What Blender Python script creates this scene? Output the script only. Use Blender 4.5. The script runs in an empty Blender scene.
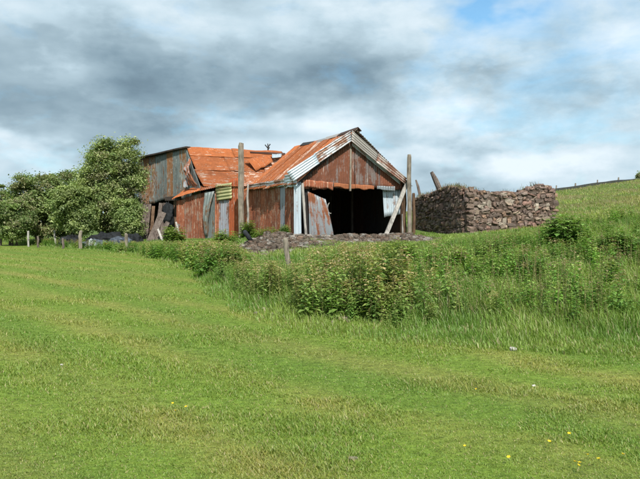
import bpy, math, random
import numpy as np
from mathutils import Vector, Matrix
random.seed(7); RNG = np.random.default_rng(7)
S = bpy.context.scene
COL = S.collection
EYE = 1.6; F = 640.0; HOR = 222.0
PITCH = math.atan((239.5 - HOR) / F)
# ------------------------------------------------------------------ camera
cd = bpy.data.cameras.new('camera'); cam = bpy.data.objects.new('camera', cd); COL.objects.link(cam)
cam.location = (0, 0, EYE); cam.rotation_euler = (math.pi/2 - PITCH, 0, 0)
cd.lens = 36; cd.sensor_width = 36; cd.clip_start = .1; cd.clip_end = 6000
S.camera = cam

def ray(px, py):
    a, b = (px-320)/F, -(py-239.5)/F
    c, s = math.cos(PITCH), math.sin(PITCH)
    return Vector((a, c + b*s, b*c - s))
def P(px, py, z):                                   # the point at depth z seen towards px, py
    r = ray(px, py); return Vector((0, 0, EYE)) + r*(z/r.y)
def hit(px, py, q, n):
    r = ray(px, py); o = Vector((0, 0, EYE)); q = Vector(q); n = Vector(n)
    return o + r*((q-o).dot(n)/r.dot(n))

# ------------------------------------------------------------------ noise
LAT = RNG.random((256, 256))
def vn(x, y):
    x = np.asarray(x, float); y = np.asarray(y, float)
    xi = np.floor(x).astype(int); yi = np.floor(y).astype(int); fx = x-xi; fy = y-yi
    fx = fx*fx*(3-2*fx); fy = fy*fy*(3-2*fy)
    a = LAT[xi & 255, yi & 255]; b = LAT[(xi+1) & 255, yi & 255]; c = LAT[xi & 255, (yi+1) & 255]; d = LAT[(xi+1) & 255, (yi+1) & 255]
    return (a*(1-fx)+b*fx)*(1-fy) + (c*(1-fx)+d*fx)*fy
def fbm(x, y, o=4):
    t = 0; a = .5; n = 0
    for i in range(o):
        t = t + a*vn(x*2**i + 17*i, y*2**i + 31*i); n += a; a *= .5
    return t/n
def sstep(a, b, x):
    t = np.clip((x-a)/(b-a), 0, 1); return t*t*(3-2*t)

# ------------------------------------------------------------------ terrain
FX = [-60, -24.4, -16, -10, -4.6, -2.46, -1.4, -.32, .31, 1.8, 4, 9, 40]
FY = [75, 48.8, 39.4, 33, 22.3, 15, 11.9, 10.2, 9.9, 9.5, 8.2, 6.5, 2]
def foot(x): return np.interp(x, FX, FY)
def crest(x): return np.interp(x, [-60, -24, -14, -10, -5, -2, 12, 40], [90, 56, 47, 40, 35, 28, 28.5, 31])
def G(x, y):
    x = np.asarray(x, float); y = np.asarray(y, float)
    zf = foot(x); zc = crest(x)
    H = np.interp(x, [-60, -24, -14, -9, -4.4, -1, 4, 7, 12, 20, 40], [0, .1, .25, .42, .66, .76, .84, .95, 1.35, 2.2, 3.4])
    t = np.clip((y-zf)/np.maximum(zc-zf, 1), 0, 1)
    h = H*(.55*t + .45*t*t*(3-2*t))
    top = np.interp(x, [-40, -5, 5, 40, 90], [.3, .7, 2.1, 7.15, 11])
    u = np.clip((y-31.5)/29.0, 0, 1)
    hill = (top-H)*(u**1.05)*(x > -60)*sstep(-6, 4, x)
    h = h + np.where(y > 31.5, hill, 0)
    h = h - sstep(61, 100, y)*np.maximum(h, 0)*.7
    # spoil heap in front of the shed
    m = np.exp(-(((x+1.7)/1.5)**2)-((y-25.6)/1.3)**2)*.42 + np.exp(-(np.maximum(np.abs(x-1.2)-2.6, 0)/.6)**2-((y-27.4)/1.0)**2)*.16
    bump = .06*(fbm(x*.5+9, y*.5+3, 3)-.5)*2*sstep(-1, 3, y-zf)
    near = .035*(fbm(x*.35, y*.35+7, 2)-.5)*2
    return h + m*(.45+1.1*fbm(x*1.6, y*1.6, 3)) + bump + near
def gz(x, y): return float(G(x, y))
def rubble_mask(x, y):
    m1 = np.exp(-(((x+1.7)/1.6)**2)-((y-24.9)/2.0)**2)
    m2 = sstep(-3.0, -1.5, x)*(1-sstep(4.2, 5.2, x))*sstep(24.5, 26.8, y)*(1-sstep(31, 34, y))
    return np.clip(np.maximum(m1*1.3, m2), 0, 1)

# ------------------------------------------------------------------ colour of the vegetation
def grass_col(x, y, n):
    c, s = math.cos(-.8), math.sin(-.8)
    u = x*c + y*s; v = -x*s + y*c
    # mown swathes and dry patches stretched along them
    v = v+.6*(fbm(x*.25, y*.2, 3)-.5); d = .36*(.5+.5*np.sin(v*4.6+1.3)*(.4+.9*fbm(u*.15+3, v*.3, 2)))+.42*fbm(u*.22, v*1.7+5, 4)+.26*fbm(x*.6+9, y*.6, 4)
    d2 = fbm(x*1.7+40, y*1.7, 3)
    dry = sstep(.42, .86, d*.8 + d2*.28)
    dark = sstep(.5, .72, fbm(u*.15+60, v*1.3+9, 4))
    g = np.array([.187, .280, .040]); dr = np.array([.37, .315, .095]); dk = np.array([.12, .22, .032])
    col = g*(1-dry[:, None]*.58) + dr*dry[:, None]*.58
    col = col*(1-dark[:, None]*.45) + dk*dark[:, None]*.45
    return col

# ------------------------------------------------------------------ mesh helpers
def new_mesh(name, V, faces, mat=None, parent=None, tint=None, uv=None, smooth=False):
    V = np.asarray(V, dtype=np.float32).reshape(-1, 3)
    me = bpy.data.meshes.new(name)
    if isinstance(faces, np.ndarray):
        k = faces.shape[1]; nf = len(faces)
        me.vertices.add(len(V)); me.vertices.foreach_set('co', V.ravel())
        me.loops.add(nf*k); me.loops.foreach_set('vertex_index', faces.astype(np.int32).ravel())
        me.polygons.add(nf); me.polygons.foreach_set('loop_start', np.arange(0, nf*k, k, dtype=np.int32))
        me.polygons.foreach_set('loop_total', np.full(nf, k, dtype=np.int32))
        me.update(calc_edges=True); me.validate()
    else:
        me.from_pydata(V.tolist(), [], faces); me.update()
    if tint is not None:
        t = np.ones((len(V), 4), np.float32); t[:, :3] = tint
        at = me.attributes.new('tint', 'FLOAT_COLOR', 'POINT'); at.data.foreach_set('color', t.ravel())
    if uv is not None:
        uvl = me.uv_layers.new(name='UVMap'); li = np.zeros(len(me.loops), np.int32); me.loops.foreach_get('vertex_index', li)
        uvl.data.foreach_set('uv', np.asarray(uv, np.float32)[li].ravel())
    if smooth: me.polygons.foreach_set('use_smooth', np.ones(len(me.polygons), bool))
    if mat: me.materials.append(mat)
    o = bpy.data.objects.new(name, me); COL.objects.link(o)
    if parent is not None:
        o.parent = parent; o.matrix_parent_inverse = Matrix.Translation(-Vector(parent.location))
    return o
def tag(o, label=None, cat=None, group=None, kind=None):
    if label: o['label'] = label
    if cat: o['category'] = cat
    if group: o['group'] = group
    if kind: o['kind'] = kind
    return o
def empty(name, loc, label, cat, group=None):
    o = bpy.data.objects.new(name, None); COL.objects.link(o); o.location = loc; o.empty_display_size = .3
    return tag(o, label, cat, group)
class MB:
    def __init__(s): s.V = []; s.F = []; s.T = []; s.n = 0
    def add(s, V, Fs, t=None):
        V = np.asarray(V, float).reshape(-1, 3); s.V.append(V)
        s.F += [[i+s.n for i in f] for f in Fs]; s.n += len(V)
        s.T.append(np.tile(np.array(t if t is not None else (1, 1, 1), float), (len(V), 1)))
    def build(s, name, mat, parent=None, smooth=False):
        return new_mesh(name, np.concatenate(s.V), s.F, mat, parent, np.concatenate(s.T), None, smooth)
def tube_geo(pts, rad, n=8, wob=0.0, cap=True):
    pts = [Vector(p) for p in pts]; V = []; Fs = []
    for i, p in enumerate(pts):
        d = (pts[min(i+1, len(pts)-1)] - pts[max(i-1, 0)]).normalized()
        a = d.cross(Vector((.13, 1, .21))).normalized(); b = d.cross(a)
        for k in range(n):
            th = 2*math.pi*k/n; r = rad[i]*(1+wob*math.sin(k*2.3+i*.9+p.x*5))
            V.append(p + a*math.cos(th)*r + b*math.sin(th)*r)
    for i in range(len(pts)-1):
        for k in range(n):
            Fs.append([i*n+k, i*n+(k+1) % n, (i+1)*n+(k+1) % n, (i+1)*n+k])
    if cap: Fs.append(list(range(n))[::-1]); Fs.append([(len(pts)-1)*n+k for k in range(n)])
    return V, Fs
def tube(name, pts, rad, mat, parent=None, n=8, wob=0.0):
    V, Fs = tube_geo(pts, rad, n, wob)
    return new_mesh(name, np.array([list(v) for v in V]), Fs, mat, parent)
def plank(name, a, b, w, t, mat, parent=None, side=None):
    a = Vector(a); b = Vector(b); d = (b-a).normalized()
    s = (Vector(side) if side else Vector((1, 0, 0))); s = (s - d*s.dot(d)).normalized(); u = d.cross(s)
    m = MB(); N = 6; V = []
    for i in range(N+1):
        p = a + (b-a)*(i/N) + u*(random.uniform(-1, 1)*.012)
        ww = w*(1+random.uniform(-.08, .08))
        for (x, y) in ((-1, -1), (1, -1), (1, 1), (-1, 1)):
            V.append(p + s*(x*ww/2) + u*(y*t/2))
    Fs = [[i*4+k, i*4+(k+1) % 4, i*4+4+(k+1) % 4, i*4+4+k] for i in range(N) for k in range(4)] + [[3, 2, 1, 0], [N*4+k for k in range(4)]]
    m.add([list(v) for v in V], Fs)
    return m.build(name, mat, parent)

# corrugated sheet between four corners (bottom-left, bottom-right, top-right, top-left)
def sheet(name, parent, p00, p10, p11, p01, mat, axis='v', pitch=.15, amp=.018, sag=.02, ragged=0.0, bow=0.0):
    p00, p10, p11, p01 = [np.array(p, float) for p in (p00, p10, p11, p01)]
    wu = np.linalg.norm(p10-p00)*.5 + np.linalg.norm(p11-p01)*.5; wv = np.linalg.norm(p01-p00)*.5 + np.linalg.norm(p11-p10)*.5
    nc = lambda w: int(max(6, w/pitch*6)); ns = lambda w: int(max(4, w/.22))
    nu, nv = (nc(wu), ns(wv)) if axis == 'v' else (ns(wu), nc(wv))
    u, v = np.meshgrid(np.linspace(0, 1, nu+1), np.linspace(0, 1, nv+1)); u = u.ravel(); v = v.ravel()
    so = random.random()*100
    vv = v.copy()
    if ragged:
        vv = v + ragged/wv*(vn(u*wu*3+so, np.full_like(u, so))-.5)*2*(1-v) + .4*ragged/wv*(vn(u*wu*4+so+9, np.full_like(u, so))-.5)*2*v
    U = u[:, None]; Vv = vv[:, None]
    pts = p00*(1-U)*(1-Vv) + p10*U*(1-Vv) + p11*U*Vv + p01*(1-U)*Vv
    n = np.cross(p10-p00, p01-p00); n = n/np.linalg.norm(n)
    c = u*wu if axis == 'v' else v*wv
    disp = amp*np.sin(2*np.pi*c/pitch) + sag*(fbm(u*wu*1.1+so, v*wv*1.1+so, 3)-.5)*2 + bow*np.sin(np.pi*v)
    A = pts + n*disp[:, None]; B = A - n*.007
    W = nu+1; idx = np.arange((nu+1)*(nv+1)).reshape(nv+1, nu+1); N = len(A)
    q = np.stack([idx[:-1, :-1], idx[:-1, 1:], idx[1:, 1:], idx[1:, :-1]], -1).reshape(-1, 4)
    qb = q[:, ::-1] + N
    e = []
    for line in (idx[0, :], idx[:, -1], idx[-1, ::-1], idx[::-1, 0]):
        e.append(np.stack([line[:-1], line[:-1]+N, line[1:]+N, line[1:]], -1))
    faces = np.concatenate([q, qb]+e)
    uo, vo = random.random()*50, random.random()*50
    uv = np.stack([(u*wu if axis == 'v' else v*wv)+uo, (vv*wv if axis == 'v' else u*wu)+vo], -1)
    return new_mesh(name, np.concatenate([A, B]), faces, mat, parent, None, np.concatenate([uv, uv]), True)

# ------------------------------------------------------------------ materials
def mat_new(name):
    m = bpy.data.materials.new(name); m.use_nodes = True; nt = m.node_tree; nt.nodes.clear()
    out = nt.nodes.new('ShaderNodeOutputMaterial'); return m, nt, out
def N(nt, typ, **kw):
    n = nt.nodes.new(typ)
    for k, v in kw.items():
        if k.startswith('i_'):
            n.inputs[int(k[2:]) if k[2:].isdigit() else k[2:].replace('_', ' ')].default_value = v
        else: setattr(n, k, v)
    return n
def ramp(nt, fac, stops):
    r = nt.nodes.new('ShaderNodeValToRGB'); cr = r.color_ramp
    while len(cr.elements) < len(stops): cr.elements.new(.5)
    for e, (p, c) in zip(cr.elements, stops):
        e.position = p; e.color = (c, c, c, 1) if isinstance(c, (int, float)) else (*c, 1)
    nt.links.new(fac, r.inputs[0]); return r.outputs[0]
def mixc(nt, f, a, b, mode='MIX'):
    m = nt.nodes.new('ShaderNodeMix'); m.data_type = 'RGBA'; m.blend_type = mode
    for sock, v in ((m.inputs[0], f), (m.inputs[6], a), (m.inputs[7], b)):
        if hasattr(v, 'is_output'): nt.links.new(v, sock)
        elif isinstance(v, (int, float)): sock.default_value = v if sock.type == 'VALUE' else (v, v, v, 1)
        else: sock.default_value = (*v, 1)
    return m.outputs[2]
def mth(nt, op, a, b=0.0, c=None):
    m = nt.nodes.new('ShaderNodeMath'); m.operation = op
    for i, v in enumerate((a, b) if c is None else (a, b, c)):
        if hasattr(v, 'is_output'): nt.links.new(v, m.inputs[i])
        else: m.inputs[i].default_value = v
    return m.outputs[0]

def metal(name, base, base2, rust, rust2, amount, gloss=.45, pale=None, pale_amt=0.0):
    m, nt, out = mat_new(name); L = nt.links.new
    uv = N(nt, 'ShaderNodeUVMap'); oi = N(nt, 'ShaderNodeObjectInfo')
    def noise(sx, sy, scale, detail=6, rough=.6, off=0):
        mp = N(nt, 'ShaderNodeMapping'); mp.inputs['Scale'].default_value = (sx, sy, 1); mp.inputs['Location'].default_value = (off, off*1.7, off)
        L(uv.outputs[0], mp.inputs[0]); t = N(nt, 'ShaderNodeTexNoise'); t.inputs['Scale'].default_value = scale; t.inputs['Detail'].default_value = detail; t.inputs['Roughness'].default_value = rough
        L(mp.outputs[0], t.inputs['Vector']); return t.outputs[0]
    streak = noise(4.5, .55, 1.0, 8, .65); blot = noise(1, 1, 1.5, 8, .7, 7); fine = noise(1.6, 1, 9, 6, .75, 13); fs = noise(14, .5, 1.5, 4, .6, 21)
    f = mth(nt, 'ADD', mth(nt, 'MULTIPLY', streak, .5), mth(nt, 'MULTIPLY', blot, .38))
    f = mth(nt, 'ADD', f, mth(nt, 'MULTIPLY', fine, .12))
    f = mth(nt, 'ADD', f, mth(nt, 'MULTIPLY', mth(nt, 'SUBTRACT', oi.outputs['Random'], .5), .16))
    th = 1-amount
    fac = ramp(nt, f, [(max(0, .34+.3*th-.03), 0), (min(1, .34+.3*th+.035), 1)])
    rc = mixc(nt, ramp(nt, mth(nt, 'ADD', mth(nt, 'MULTIPLY', fine, .5), mth(nt, 'MULTIPLY', fs, .5)), [(.38, 0), (.62, 1)]), rust, rust2)
    rc = mixc(nt, ramp(nt, blot, [(.46, 0), (.66, .75)]), rc, tuple(c*.5 for c in rust))
    bc = mixc(nt, ramp(nt, fs, [(.35, 0), (.65, 1)]), base, base2)
    col = mixc(nt, fac, bc, rc)
    if pale:
        pf = ramp(nt, mth(nt, 'ADD', mth(nt, 'MULTIPLY', noise(2.2, .8, 3.2, 8, .8, 33), .6), mth(nt, 'MULTIPLY', fs, .4)), [(.62-pale_amt*.18, 0), (.66-pale_amt*.18, .85)])
        col = mixc(nt, pf, col, pale)
    hv = N(nt, 'ShaderNodeHueSaturation'); L(col, hv.inputs['Color'])
    L(mth(nt, 'ADD', mth(nt, 'MULTIPLY', oi.outputs['Random'], .55), .72), hv.inputs['Value'])
    b = N(nt, 'ShaderNodeBsdfPrincipled'); L(hv.outputs[0], b.inputs['Base Color'])
    L(mth(nt, 'ADD', mth(nt, 'MULTIPLY', fac, .35), gloss), b.inputs['Roughness'])
    L(mth(nt, 'MULTIPLY', mth(nt, 'SUBTRACT', 1.0, fac), .25), b.inputs['Metallic'])
    bp = N(nt, 'ShaderNodeBump'); bp.inputs['Strength'].default_value = .35; bp.inputs['Distance'].default_value = .02
    L(fine, bp.inputs['Height']); L(bp.outputs[0], b.inputs['Normal']); L(b.outputs[0], out.inputs[0])
    return m
RUSTO = (.40, .105, .022); RUSTB = (.20, .05, .018)
M_roof = metal('rusty_roof_metal', (.45, .36, .3), (.32, .2, .13), (.45, .135, .034), (.26, .07, .022), .88, .5, (.55, .44, .34), .3)
M_roof2 = metal('patchy_roof_metal', (.5, .47, .42), (.42, .3, .2), (.37, .115, .034), (.20, .058, .022), .78, .5, (.58, .49, .41), .6)
M_red = metal('red_brown_rust_metal', (.38, .26, .2), (.26, .19, .16), (.22, .066, .034), (.36, .115, .05), .68, .6, (.42, .28, .2), .5)
M_orange = metal('orange_red_metal', (.42, .3, .24), (.3, .2, .15), (.36, .085, .025), (.25, .06, .02), .9, .55, (.55, .42, .35), .35)
M_gable = metal('grey_and_rust_metal', (.30, .245, .225), (.2, .165, .155), (.24, .085, .042), (.15, .055, .032), .7, .55, (.45, .38, .33), .3)
M_galv = metal('pale_galvanised_metal', (.55, .62, .66), (.38, .46, .52), (.25, .12, .06), (.2, .1, .06), .12, .45)
M_galvr = metal('galvanised_metal_with_rust', (.52, .56, .58), (.36, .4, .43), (.28, .13, .07), (.2, .1, .06), .25, .5)
M_barge = metal('weathered_barge_metal', (.52, .49, .46), (.34, .3, .28), (.24, .11, .075), (.18, .09, .06), .28, .5)
M_grey = metal('grey_green_metal', (.28, .32, .31), (.12, .145, .145), (.28, .125, .05), (.12, .075, .04), .46, .6, (.36, .37, .34), .4)
M_lilac = metal('lilac_grey_metal', (.34, .34, .38), (.25, .26, .3), (.2, .09, .06), (.15, .08, .05), .2, .55)
M_cream = metal('cream_green_metal', (.42, .40, .2), (.3, .3, .15), (.25, .15, .06), (.2, .12, .06), .2, .6)
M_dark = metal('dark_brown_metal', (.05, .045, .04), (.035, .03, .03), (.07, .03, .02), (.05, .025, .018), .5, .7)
M_leanm = metal('rust_streaked_pale_metal', (.36, .40, .42), (.28, .31, .33), (.33, .115, .045), (.24, .08, .035), .55, .5)

def wood(name, c1, c2, grain=14, sc=2.2):
    m, nt, out = mat_new(name); L = nt.links.new
    tc = N(nt, 'ShaderNodeTexCoord'); mp = N(nt, 'ShaderNodeMapping'); mp.inputs['Scale'].default_value = (grain, grain, 1.0)
    L(tc.outputs['Object'], mp.inputs[0]); t = N(nt, 'ShaderNodeTexNoise'); t.inputs['Scale'].default_value = sc; t.inputs['Detail'].default_value = 6; L(mp.outputs[0], t.inputs['Vector'])
    t2 = N(nt, 'ShaderNodeTexNoise'); t2.inputs['Scale'].default_value = 3; L(tc.outputs['Object'], t2.inputs['Vector'])
    f = mth(nt, 'ADD', mth(nt, 'MULTIPLY', t.outputs[0], .65), mth(nt, 'MULTIPLY', t2.outputs[0], .35))
    col = ramp(nt, f, [(.36, tuple(v*.45 for v in c1)), (.47, c1), (.62, c2)])
    b = N(nt, 'ShaderNodeBsdfPrincipled'); L(col, b.inputs['Base Color']); b.inputs['Roughness'].default_value = .85; b.inputs['Specular IOR Level'].default_value = .2
    bp = N(nt, 'ShaderNodeBump'); bp.inputs['Strength'].default_value = .5; bp.inputs['Distance'].default_value = .02; L(t.outputs[0], bp.inputs['Height']); L(bp.outputs[0], b.inputs['Normal'])
    L(b.outputs[0], out.inputs[0]); return m
M_pole = wood('weathered_pole_wood', (.22, .19, .15), (.36, .31, .25))
M_board = wood('grey_board_wood', (.13, .10, .085), (.21, .175, .15))
M_brownwood = wood('brown_timber', (.13, .08, .05), (.22, .14, .09))
M_palewood = wood('pale_timber', (.36, .34, .31), (.5, .47, .43))
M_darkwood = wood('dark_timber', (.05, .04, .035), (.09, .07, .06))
M_bark = wood('bark', (.11, .09, .065), (.2, .17, .12), 5, 4)
M_black = wood('black_plastic', (.018, .02, .022), (.03, .034, .038), 2, 2)
M_blue = wood('blue_grey_plastic', (.07, .085, .11), (.12, .145, .18), 2, 2)

def tinted(name, rough=.9, bump=.0, mul_noise=None, transl=0.0, bscale=30):
    m, nt, out = mat_new(name); L = nt.links.new
    a = N(nt, 'ShaderNodeAttribute', attribute_name='tint'); col = a.outputs['Color']
    tc = N(nt, 'ShaderNodeTexCoord')
    if mul_noise:
        t = N(nt, 'ShaderNodeTexNoise'); t.inputs['Scale'].default_value = mul_noise; t.inputs['Detail'].default_value = 7; t.inputs['Roughness'].default_value = .75
        L(tc.outputs['Object'], t.inputs['Vector'])
        col = mixc(nt, 1.0, col, ramp(nt, t.outputs[0], [(.28, .45), (.5, 1.0), (.72, 1.55)]), 'MULTIPLY')
    if transl:
        d = N(nt, 'ShaderNodeBsdfDiffuse'); L(col, d.inputs[0]); tr = N(nt, 'ShaderNodeBsdfTranslucent')
        L(mixc(nt, 1.0, col, (1.15, 1.2, .55), 'MULTIPLY'), tr.inputs[0])
        mx = N(nt, 'ShaderNodeMixShader'); mx.inputs[0].default_value = transl; L(d.outputs[0], mx.inputs[1]); L(tr.outputs[0], mx.inputs[2])
        g = N(nt, 'ShaderNodeBsdfGlossy'); g.inputs['Roughness'].default_value = .5; g.inputs[0].default_value = (1, 1, 1, 1)
        m2 = N(nt, 'ShaderNodeMixShader'); m2.inputs[0].default_value = .03; L(mx.outputs[0], m2.inputs[1]); L(g.outputs[0], m2.inputs[2])
        L(m2.outputs[0], out.inputs[0]); return m
    b = N(nt, 'ShaderNodeBsdfPrincipled'); L(col, b.inputs['Base Color']); b.inputs['Roughness'].default_value = rough; b.inputs['Specular IOR Level'].default_value = .15
    if bump:
        t = N(nt, 'ShaderNodeTexNoise'); t.inputs['Scale'].default_value = bscale; t.inputs['Detail'].default_value = 6; L(tc.outputs['Object'], t.inputs['Vector'])
        bp = N(nt, 'ShaderNodeBump'); bp.inputs['Strength'].default_value = bump; bp.inputs['Distance'].default_value = .05; L(t.outputs[0], bp.inputs['Height']); L(bp.outputs[0], b.inputs['Normal'])
    L(b.outputs[0], out.inputs[0]); return m
M_ground = tinted('turf_ground', .95, .8, 9.0, bscale=14)
M_leaf = tinted('leaves', transl=.28)
M_blade = tinted('grass_blades', transl=.25)
M_stone = tinted('field_stone', .9, .6, 12.0, bscale=25)
M_shell = tinted('painted', .7)

# ------------------------------------------------------------------ ground sheet
def axis(vals):
    out = []
    for a, b, st in vals: out += list(np.arange(a, b, st))
    return np.array(out + [vals[-1][1]])
gx = axis([(-3000, -400, 650), (-400, -60, 34), (-60, -30, 1.5), (-30, -12, .5), (-12, 20, .25), (20, 45, .5), (45, 90, 3), (90, 400, 31), (400, 3000, 650)])
gy = axis([(-300, -20, 40), (-20, 2, 2), (2, 36, .25), (36, 70, .5), (70, 130, 3), (130, 500, 37), (500, 4500, 800)])
X, Y = np.meshgrid(gx, gy); xf = X.ravel(); yf = Y.ravel()
Z = G(xf, yf)
idx = np.arange(len(xf)).reshape(X.shape)
fc = np.stack([idx[:-1, :-1], idx[:-1, 1:], idx[1:, 1:], idx[1:, :-1]], -1).reshape(-1, 4)
tc_ = grass_col(xf, yf, None)*.72
bank = sstep(-.3, 1.2, yf-foot(xf))[:, None]
tc_ = tc_*(1-bank) + bank*np.array([.10, .15, .035])*(.7+.6*fbm(xf, yf, 3))[:, None]
hillm = (sstep(31, 34, yf)*sstep(6, 10, xf))[:, None]
hc = np.array([.12, .15, .045])*(1-sstep(.4, .7, fbm(xf*.6, yf*.25, 4)))[:, None] + np.array([.19, .165, .075])*sstep(.4, .7, fbm(xf*.6, yf*.25, 4))[:, None]
tc_ = tc_*(1-hillm) + hc*hillm
rm = rubble_mask(xf, yf)[:, None]
tc_ = tc_*(1-rm) + rm*np.array([.15, .12, .095])*(.6+.8*fbm(xf*3, yf*3, 3))[:, None]
tag(new_mesh('field', np.stack([xf, yf, Z], -1), fc, M_ground, None, tc_, None, True), kind='structure')

# ------------------------------------------------------------------ vegetation builders
def blades(name, x, y, h, w, col, lean=.35, kind='stuff', base=None, seed=1, wind=(-.15, .0)):
    r = np.random.default_rng(seed); n = len(x); z = G(x, y) - .01 if base is None else base
    th = r.random(n)*2*np.pi; dx, dy = np.cos(th), np.sin(th)
    la = h*lean*(.3+r.random(n)); bx = np.cos(th+1.57+r.normal(0, .5, n))*la + wind[0]*h; by = np.sin(th+1.57+r.normal(0, .5, n))*la + wind[1]*h
    V = np.zeros((n, 5, 3), np.float32)
    V[:, 0] = np.stack([x-dx*w/2, y-dy*w/2, z], -1); V[:, 1] = np.stack([x+dx*w/2, y+dy*w/2, z], -1)
    V[:, 2] = np.stack([x+dx*w*.38+bx*.4, y+dy*w*.38+by*.4, z+h*.6], -1); V[:, 3] = np.stack([x-dx*w*.38+bx*.4, y-dy*w*.38+by*.4, z+h*.6], -1)
    V[:, 4] = np.stack([x+bx, y+by, z+h*(.95-.15*r.random(n))], -1)
    b = (np.arange(n)*5)[:, None]
    tris = np.concatenate([b+np.array([0, 1, 2]), b+np.array([0, 2, 3]), b+np.array([3, 2, 4])], 1).reshape(-1, 3)
    return V.reshape(-1, 3), tris, np.repeat(col, 5, 0)
def inside_buildings(x, y):
    A = np.array([-1.03, 30.]); g = np.array([.914, .405]); d = np.array([-.405, .914])
    w = (x-A[0])*g[0]+(y-A[1])*g[1]; t = (x-A[0])*d[0]+(y-A[1])*d[1]
    sh = (w > -.15) & (w < 6.2) & (t > -.1) & (t < 9)
    lf = np.interp(x, [-14, -9.2, -4.2], [49, 41.2, 38.2])
    bn = (x > -14) & (x < -3) & (y > lf)
    w2 = (x > 6.0) & (x < 12.3) & (y > 31.1+(x-7)*.42) & (y < 40)
    return sh | bn | w2
def ytop(x, y):                                   # how high the growth may stand, by bearing from the gate
    px = 320 + x/y*F
    yt = np.interp(px, [-100, 0, 150, 187, 215, 235, 248, 262, 300, 312, 330, 400, 420, 450, 470, 520, 548, 562, 578, 600, 640, 800],
                   [234, 237, 241, 240, 240, 241, 252, 259, 262, 250, 245, 241, 240, 237, 235, 231, 226, 222, 215, 200, 180, 180])
    return EYE - (yt-HOR)*y/F
def scatter(n, z0, z1, p=2.0, seed=3, spread=.62):
    r = np.random.default_rng(seed); u = r.random(n)
    y = z0*z1/(z1-u*(z1-z0)) if p == 2 else np.exp(np.log(z0)+u*np.log(z1/z0))
    x = (r.random(n)*2-1)*spread*y; return x, y, r

# short mown grass on the field
x, y, r = scatter(480000, 3.2, 40, 2.0, 3)
k = (y < foot(x)+.4); x = x[k]; y = y[k]; n = len(x)
c = grass_col(x, y, None); rv = r.random((n, 1))
dead = (r.random(n) < .09)[:, None]
c = c*(.82+.4*rv); c[:, 0] *= (.85+.35*r.random(n)); c = np.where(dead, np.array([.38, .33, .15])*(.7+.6*rv), c)
tall = fbm(x*.8, y*1.6, 3)
h = (.012+.022*r.random(n)**1.5)*(.7+.9*sstep(.35, .7, tall))*(1+.035*y); w = .0029*(1+.2*y)*(.7+.6*r.random(n))
V, T, C = blades('g', x, y, h, w, c, 1.0, seed=5)
tag(new_mesh('field_grass', V, T, M_blade, None, C), 'short yellow-green mown grass across the foreground field', 'grass', None, 'stuff')

# long grass on the bank
x, y, r = scatter(430000, 6.0, 60, 1.0, 8)
s_ = y-foot(x)+2.2*(fbm(x*.7+11, y*.7, 3)-.5)
k = (s_ > -.9) & ~inside_buildings(x, y) & (rubble_mask(x, y) < .3+.6*r.random(len(x))*fbm(x*1.5, y*1.5, 2)) & ((y < 30) | (x > -30)) & ((y < 34) | (x < 0) | (x > 6))
x = x[k]; y = y[k]; n = len(x); s_ = s_[k]
onhill = (y > 31) & (x > 7)
rel = fbm(x*.7+3, y*.7, 3)
h = (.16+.38*r.random(n)**1.3)*(.6+.9*rel)*(.2+.8*sstep(-.9, 2.6, s_))*.85; h = np.where(onhill, h*.45, h)
h = np.minimum(h, np.where(onhill, 9, np.maximum(ytop(x, y)-G(x, y), .16)))
w = .006*(.8+.07*y)*(.7+.6*r.random(n))
rv = r.random((n, 1)); mix = sstep(.4, .65, fbm(x*.5+70, y*.5, 3))[:, None]
c = (np.array([.135, .245, .036])*(1-mix) + np.array([.225, .32, .055])*mix)*(.72+.56*rv)
straw = (r.random(n) < .10+.06*onhill)[:, None]; c = np.where(straw, np.array([.36, .31, .16])*(.6+.7*rv), c)
dryh = (sstep(.42, .6, fbm(x*.6, y*.25, 4))*onhill)[:, None]
c = np.where(onhill[:, None], c*np.array([1.28, 1.14, 1.1])*(1-dryh*.3)+np.array([.24, .18, .09])*dryh*.25, c)
V, T, C = blades('g', x, y, h, w, c, .5, seed=6)
tag(new_mesh('tall_grass', V, T, M_blade, None, C), 'long uncut green grass covering the bank and hillside', 'grass', None, 'stuff')

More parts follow.
